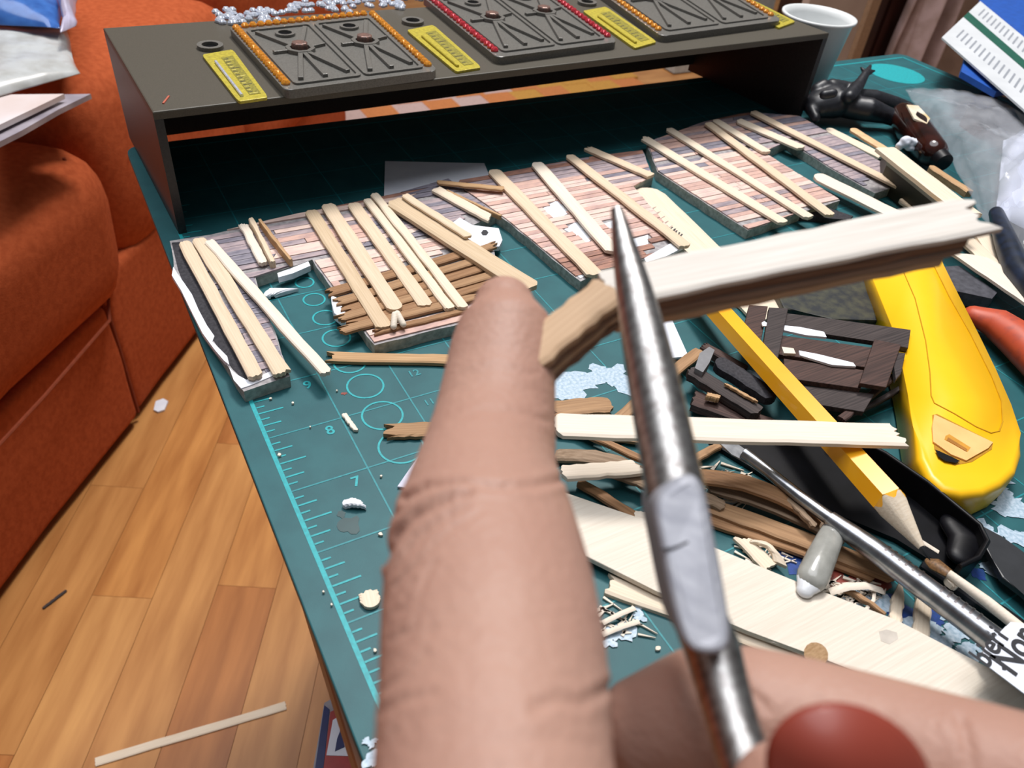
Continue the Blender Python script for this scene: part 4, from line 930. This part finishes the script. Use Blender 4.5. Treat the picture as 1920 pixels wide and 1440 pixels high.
parts = [T([P(1536, 196, .45), P(1560, 190, .5), P(1596, 192, .45)], [.42, .52, .36], .8), T([P(1560, 162, .75), P(1590, 168, .7)], [.2, .2]),
         T([P(1532, 168, .7), P(1545, 160, .8)], [.17, .16]), T([P(1592, 182, .8), P(1610, 160, .9), P(1622, 140, 1.05)], [.17, .15, .11]), T([P(1622, 140, 1.05), P(1632, 124, 1.1)], [.10, .05]),
         T([P(1622, 138, 1.05), P(1615, 126, 1.15)], [.07, .04]), T([P(1628, 138, 1.05), P(1640, 132, 1.1)], [.07, .04]),
         T([P(1590, 200, .45), P(1630, 206, .5), P(1662, 216, .38), P(1690, 226, .3)], [.3, .3, .22, .2]), T([P(1596, 184, .5), P(1640, 186, .5), P(1680, 196, .4), P(1702, 202, .35)], [.26, .24, .2, .16]),
         T([P(1545, 178, .9), P(1562, 175, .95)], [.12, .12]), T([P(1520, 205, .4), P(1530, 222, .3)], [.14, .12])]
tg = blend('toy_figure', parts, .045, FIG); tag(tg, 'glossy black plastic toy figure lying on its back with one arm raised', 'toy figure')
AMBG = mat('dark_amber_glass', (.035, .008, .005), (.012, .004, .003), rough=.12, scale=80, spec=.7)
bt = empty('amber_bottle', P(1720, 260, .05), 'dark amber bottle lying partly under the clear bag', 'bottle')
tube('bottle_body', [P(1694, 218, .4), P(1715, 246, .4), P(1748, 285, .4)], [.34, .40, .34], AMBG, bt, n=24, dome=True)
tube('bottle_cap', [P(1756, 292, .38), P(1770, 306, .34)], [.24, .22], BLACK, bt, n=18)
pslab('bottle_label', [(1700, 196), (1722, 198), (1744, 222), (1738, 232), (1714, 222)], .74, .78, mat('gold_label', (.72, .52, .25), (.80, .74, .66), rough=.35, scale=60), bt)
tq = blend('tissue_scrap', [T([P(1690, 272, .40), P(1700, 264, .5)], [.11, .10]), T([P(1698, 266, .48), P(1722, 268, .46)], [.13, .09]), T([P(1722, 266, .45), P(1738, 276, .40), P(1730, 286, .34)], [.08, .09, .05]), T([P(1704, 276, .36), P(1716, 280, .32)], [.08, .06])], .03, PAPER, fn=lambda c, n_: c + n_ * np.array([[.05 * mnoise.noise(Vector(v) * 7)] for v in c]))
tag(tq, 'crumpled white scrap of tissue by the amber bottle', 'tissue')
CLR = mat('clear_crinkled_plastic', (.80, .82, .88), (.62, .64, .70), rough=.10, scale=90, alpha=.22, spec=.9, bump=.0008, bscale=70, coat=.5)
pillow('clear_plastic_bag', [(1698, 168), (1990, 250), (1990, 560), (1842, 398)], .3, .75, CLR, 'crinkled clear plastic bag along the right edge of the table', 'bag', nz=.35, fr=.8, seed=6, thin=.03, flat=.4)
pillow('bunched_plastic', [(1882, 262), (1990, 240), (1990, 470), (1868, 396)], .5, .6, mat('bluish_white_plastic', (.66, .70, .86), (.55, .60, .74), rough=.35, scale=40), None, None, parent=bpy.data.objects['clear_plastic_bag'], nz=.4, fr=1.1, seed=12)
BLU = mat('blue_card', (.012, .09, .42), rough=.5)
pslab('blue_folder', [(1845, -30), (1990, -40), (2060, 190), (1885, 168), (1868, 172), (1802, 134)], .95, 1.1, BLU); tag(bpy.data.objects['blue_folder'], 'bright blue folder behind the white printed card', 'folder')
ca_ = empty('printed_card', P(1880, 120, 1.5), 'white printed card with a green centre line lying over the blue folder', 'card')
ZC2 = 1.25
CARDM = mat('card_white', (.62, .64, .66), (.56, .58, .60), rough=.5, scale=40)
cq = [P(1766, 70, ZC2), P(1838, 2, ZC2), P(2030, 160, ZC2), P(1985, 262, ZC2)]
slab('card_sheet', cq, ZC2 - .05, ZC2, CARDM, ca_)
def cl2(s, t): return (cq[0] * (1 - t) + cq[1] * t) * (1 - s) + (cq[3] * (1 - t) + cq[2] * t) * s
GRN = mat('green_print', (.008, .10, .065), rough=.5)
slab('green_stripe', [cl2(.0, .52), cl2(.0, .66), cl2(1, .62), cl2(1, .50)], ZC2, ZC2 + .01, GRN, ca_)
INK2 = mat('grey_print', (.30, .32, .36), rough=.6)
for k in range(20):
    for t0, t1 in ((.16, .34), (.74, .92)):
        s = .08 + k * .046; slab('printed_bar', [cl2(s, t0), cl2(s + .014, t0), cl2(s + .014, t1), cl2(s, t1)], ZC2, ZC2 + .008, INK2, ca_)
pslab('dark_wing', [(1822, 184), (1850, 168), (1880, 156), (1866, 196), (1850, 202)], .02, .75, BLACK); tag(bpy.data.objects['dark_wing'], 'black triangular piece in front of the blue folder', 'piece')

# ================================================================== HELD THINGS AND THE HAND
# bundle of broken sticks
hs = empty('held_stick', D(1500, 470, 5.0), 'thick broken bundle of craft sticks held up between fingertip and pliers', 'held stick')
TOPW = wood('held_white_wood', (.74, .70, .65), (.60, .55, .49)); 
LAY = [wood('held_layer_tan', (.56, .39, .25), (.42, .27, .16)), wood('held_layer_brown', (.25, .14, .085), (.15, .08, .05)), wood('held_layer_grey', (.33, .23, .17), (.2, .13, .095))]
# face quad: top edge and bottom edge in the picture
ft0, ft1 = D(1128, 513, 4.9), D(1876, 362, 5.35); fb0, fb1 = D(1150, 562, 4.72), D(1812, 430, 5.15)
xdir = ((ft1 - ft0) + (fb1 - fb0)).normalized(); ydir = ((ft0 - fb0) + (ft1 - fb1)); ydir = (ydir - xdir * ydir.dot(xdir)).normalized(); nrm = xdir.cross(ydir)
wd = ((ft0 - fb0).length + (ft1 - fb1).length) / 2
c0 = (ft0 + fb0) / 2; c1 = (ft1 + fb1) / 2
print('HELD', nrm[:], wd)
if nrm.z < 0: nrm = -nrm
wface = .31
th_ = [.075, .07, .075]
stick('top_layer', c0, c1, wface, .05, TOPW, parent=hs, up=nrm, e0='cut', e1='jag', amt=.12, k=12, n=12, w1=.35)
off = .05
for i, t in enumerate(th_):
    stick('layer', c0 - nrm * off + xdir * .02, c1 - nrm * off - xdir * (.12 + .09 * i), wface * .97, t, LAY[(i + 1) % 3], parent=hs, up=nrm, e0='cut', e1='jag', amt=.14, k=12, n=12, w1=.34, seed=70 + i)
    off += t
# bent-down broken end towards the finger
e0 = D(985, 665, 4.45); k0 = D(1128, 540, 4.80)
nrm2 = (nrm + Vector((-.25, 0, .1))).normalized()
stick('broken_end', k0 + xdir * .05, e0, .25, .06, LAY[0], parent=hs, up=nrm2, e0='cut', e1='cut', seed=5)
off = .06
for i, t in enumerate((.06, .055, .06)):
    stick('broken_end', k0 - nrm2 * off + xdir * .05, e0 - nrm2 * off, .24, t, LAY[(1, 0, 1)[i]], parent=hs, up=nrm2, e0='cut', e1='cut', seed=15 + i); off += t

# pliers
pli = empty('pliers', D(1300, 1000, 3.8), 'steel round-nose pliers seen edge-on, gripping the held stick', 'pliers')
jaw = ((1156, 392, 20), (1163, 425, 32), (1172, 470, 46), (1188, 540, 64), (1203, 610, 78), (1222, 700, 90), (1240, 790, 98), (1256, 870, 102), (1268, 930, 108))
dj = lambda v: 4.55 - (v - 392) / (1440 - 392) * 1.45
tube('jaw', [D(u, v, dj(v)) for u, v, w_ in jaw], [w_ * .53 * dj(v) / F for u, v, w_ in jaw], STEEL, pli, n=28)
hd = ((1300, 1130, 100), (1335, 1215, 108), (1352, 1280, 102), (1375, 1360, 100), (1400, 1440, 108), (1450, 1600, 120), (1490, 1750, 130))
tube('handle', [D(u, v, dj(v) + .05) for u, v, w_ in hd], [w_ / 2 * dj(v) / F for u, v, w_ in hd], STEEL, pli, n=28)
jo = [(1252, 908), (1276, 892), (1302, 890), (1318, 904), (1328, 930), (1342, 1000), (1358, 1080), (1370, 1150), (1376, 1200), (1366, 1224), (1340, 1234), (1310, 1230), (1288, 1216), (1272, 1180), (1256, 1110), (1240, 1030), (1226, 960), (1232, 926)]
def smooth_loop(p, it=2):
    for _ in range(it): p = [q for i in range(len(p)) for q in ((p[i][0] * .75 + p[(i + 1) % len(p)][0] * .25, p[i][1] * .75 + p[(i + 1) % len(p)][1] * .25), (p[i][0] * .25 + p[(i + 1) % len(p)][0] * .75, p[i][1] * .25 + p[(i + 1) % len(p)][1] * .75))]
    return p
jo = smooth_loop(jo)
bm = bmesh.new(); fr = []; bk = []
vw = ROT @ Vector((0, 0, -1))
for u, v in jo: fr.append(bm.verts.new(D(u, v, dj(v) - .19))); 
for u, v in jo: bk.append(bm.verts.new(D(u, v, dj(v) - .19) + vw * .36))
f1 = bm.faces.new(fr); bm.faces.new(bk[::-1])
for i in range(len(jo)): bm.faces.new((fr[i], bk[i], bk[(i + 1) % len(jo)], fr[(i + 1) % len(jo)]))
bmesh.ops.recalc_face_normals(bm, faces=bm.faces[:])
bmesh.ops.bevel(bm, geom=list(f1.edges), offset=.045, segments=4, profile=.5, affect='EDGES')
bmput('box_joint', bm, STEELF, pli, False)
a, b = D(1240, 1030, dj(1030) - .195), D(1290, 1016, dj(1016) - .195)
tube('joint_scratch', [a, D(1262, 1028, dj(1028) - .194), b], .006, BLACKM, pli, n=6)

# hand
SK = mat('skin', (.44, .262, .20), (.375, .205, .155), rough=.5, scale=32, sss=.06, bump=.00022, bscale=800, spec=.35, lo=.3, hi=.7)
idx = ((945, 575, 4.92, 118), (948, 610, 4.85, 178), (943, 660, 4.76, 200), (936, 720, 4.62, 212), (926, 800, 4.40, 232), (914, 870, 4.15, 258), (908, 925, 3.95, 292), (908, 985, 3.72, 338), (911, 1050, 3.50, 372), (918, 1130, 3.28, 402), (925, 1220, 3.06, 424), (928, 1320, 2.85, 436), (925, 1440, 2.62, 452), (930, 1560, 2.45, 480), (960, 1700, 2.3, 520))
pI = [D(u, v, d) for u, v, d, w_ in idx]; rI = [w_ / 2 * d / F for u, v, d, w_ in idx]
mid = ((1222, 1372, 4.0, 215), (1300, 1352, 3.95, 262), (1400, 1352, 3.9, 272), (1520, 1382, 3.8, 282), (1640, 1416, 3.7, 290), (1760, 1452, 3.55, 300), (1900, 1492, 3.4, 310), (2060, 1560, 3.2, 340), (2160, 1680, 3.0, 380))
pM = [D(u, v, d) for u, v, d, w_ in mid]; rM = [w_ / 2 * d / F for u, v, d, w_ in mid]
thb = ((1478, 1500, 2.92, 215), (1540, 1545, 2.86, 290), (1620, 1620, 2.75, 330), (1720, 1720, 2.65, 350), (1820, 1840, 2.55, 400), (1900, 1980, 2.5, 470))
pT = [D(u, v, d) for u, v, d, w_ in thb]; rT = [w_ / 2 * d / F for u, v, d, w_ in thb]
rg = ((1560, 1700, 3.6, 250), (1700, 1700, 3.6, 280), (1850, 1720, 3.5, 290), (2000, 1780, 3.3, 310), (2120, 1860, 3.1, 340))
lt = ((1640, 1900, 3.6, 220), (1760, 1900, 3.5, 240), (1880, 1930, 3.4, 260), (2000, 1990, 3.2, 300))
palm = ((960, 1700, 2.45, 520), (1200, 1900, 2.4, 640), (1500, 2050, 2.5, 760), (1800, 2050, 2.7, 740), (2060, 1950, 2.9, 620))
wrist = ((1500, 2050, 2.5, 720), (1650, 2350, 2.3, 640), (1800, 2700, 2.2, 640))
L_ = lambda s: ([D(u, v, d) for u, v, d, w_ in s], [w_ / 2 * d / F for u, v, d, w_ in s])
parts = [T(pI, rI, 1, 40), T(pM, rM, 1, 32), T(pT, rT, 1, 32)] + [T(*L_(s), 1, 28) for s in (rg, lt)] + [T(*L_(palm), .62, 28), T(*L_(wrist), .75, 28)]
creases = [([(758, 935), (800, 912), (860, 905), (940, 914), (1000, 912), (1050, 900)], 5, .022), ([(722, 1052), (745, 1000), (780, 965), (835, 940), (880, 925)], 6, .030), ([(735, 1075), (780, 1010), (830, 975), (880, 950)], 4, .014),
           ([(740, 1100), (790, 1050), (850, 990), (900, 960)], 4, .010), ([(735, 1150), (780, 1130), (800, 1080), (820, 1050)], 4, .009), ([(730, 1200), (775, 1180), (790, 1140)], 4, .009), ([(715, 1335), (760, 1310), (830, 1300)], 5, .012),
           ([(720, 1290), (770, 1260), (800, 1220)], 4, .008), ([(1140, 1290), (1090, 1320), (1040, 1310), (1000, 1330)], 8, .015), ([(850, 790), (900, 770), (980, 775), (1030, 790)], 6, .006), ([(870, 700), (930, 690), (1000, 700)], 6, .004),
           ([(1380, 1250), (1400, 1290), (1440, 1330)], 7, .012), ([(1800, 1350), (1815, 1400), (1820, 1440)], 10, .012), ([(880, 1400), (1000, 1380), (1120, 1400)], 6, .006)]
rc_ = random.Random(8)
for k in range(26):
    y_ = rc_.uniform(960, 1430); x_ = 725 + rc_.uniform(0, 110) ; l_ = rc_.uniform(25, 70); a_ = rc_.uniform(-1.25, -.5) if y_ < 1200 else rc_.uniform(-.7, .2)
    creases.append(([(x_, y_), (x_ + l_ * .5 * math.cos(a_), y_ + l_ * .5 * math.sin(a_) + 3), (x_ + l_ * math.cos(a_), y_ + l_ * math.sin(a_))], 3, rc_.uniform(.003, .008)))
Rn = np.array(ROT.transposed()); Cn = np.array(CAM)
def crease(co, no):
    c = (co - Cn) @ Rn.T; zc_ = -c[:, 2]; zc_[zc_ < .3] = .3
    u = 960 + F * c[:, 0] / zc_; v = 720 - F * c[:, 1] / zc_
    facing = (no @ np.array(vw)) < .1
    disp = np.zeros(len(co))
    for pts, sg, dep in creases:
        dmin = np.full(len(co), 1e9)
        for (ax_, ay), (bx_, by) in zip(pts, pts[1:]):
            dx_, dy_ = bx_ - ax_, by - ay; t = np.clip(((u - ax_) * dx_ + (v - ay) * dy_) / (dx_ * dx_ + dy_ * dy_), 0, 1)
            dmin = np.minimum(dmin, np.hypot(u - ax_ - t * dx_, v - ay - t * dy_))
        disp += dep * (np.exp(-(dmin / sg) ** 2) - .35 * np.exp(-((dmin - 2.6 * sg) / (1.6 * sg)) ** 2))
    return co - no * (disp * facing)[:, None]
hand = blend('hand', parts, .024, SK, smooth=6, fn=crease); tag(hand, 'close hand holding pliers, index finger raised on the left and thumb at the lower right', 'person')
# thumb nail
NAIL = mat('rust_red_polish', (.27, .045, .026), (.22, .034, .02), rough=.5, scale=60, coat=.08)
vs = []; fs = []; nr_, na = 10, 36
for i in range(nr_ + 1):
    for k in range(na):
        q = i / nr_; a = 2 * math.pi * k / na
        ex, ey = q * math.cos(a), q * math.sin(a)
        u = 1590 + 148 * ex + 30 * ey; v = 1452 + 132 * ey * (1 if ey < 0 else 1.3)
        vs.append(D(u, v, 2.56 + .13 * ex * ex + .10 * ey * ey))
fs = [(i * na + k, i * na + (k + 1) % na, (i + 1) * na + (k + 1) % na, (i + 1) * na + k) for i in range(1, nr_) for k in range(na)]
vs = vs[na:] + [vs[0]]; fs = [tuple(v - na for v in f) for f in fs] + [(k, len(vs) - 1, (k + 1) % na) for k in range(na)]
nl = put('thumb_nail', vs, fs, NAIL, None, True); md = nl.modifiers.new('thickness', 'SOLIDIFY'); md.thickness = .03 * S; md.offset = 0
nl.parent = hand; nl.matrix_local = WM['hand'].inverted() @ WM[nl.name]; nl['label'] = 'thumb nail with rust-red polish'
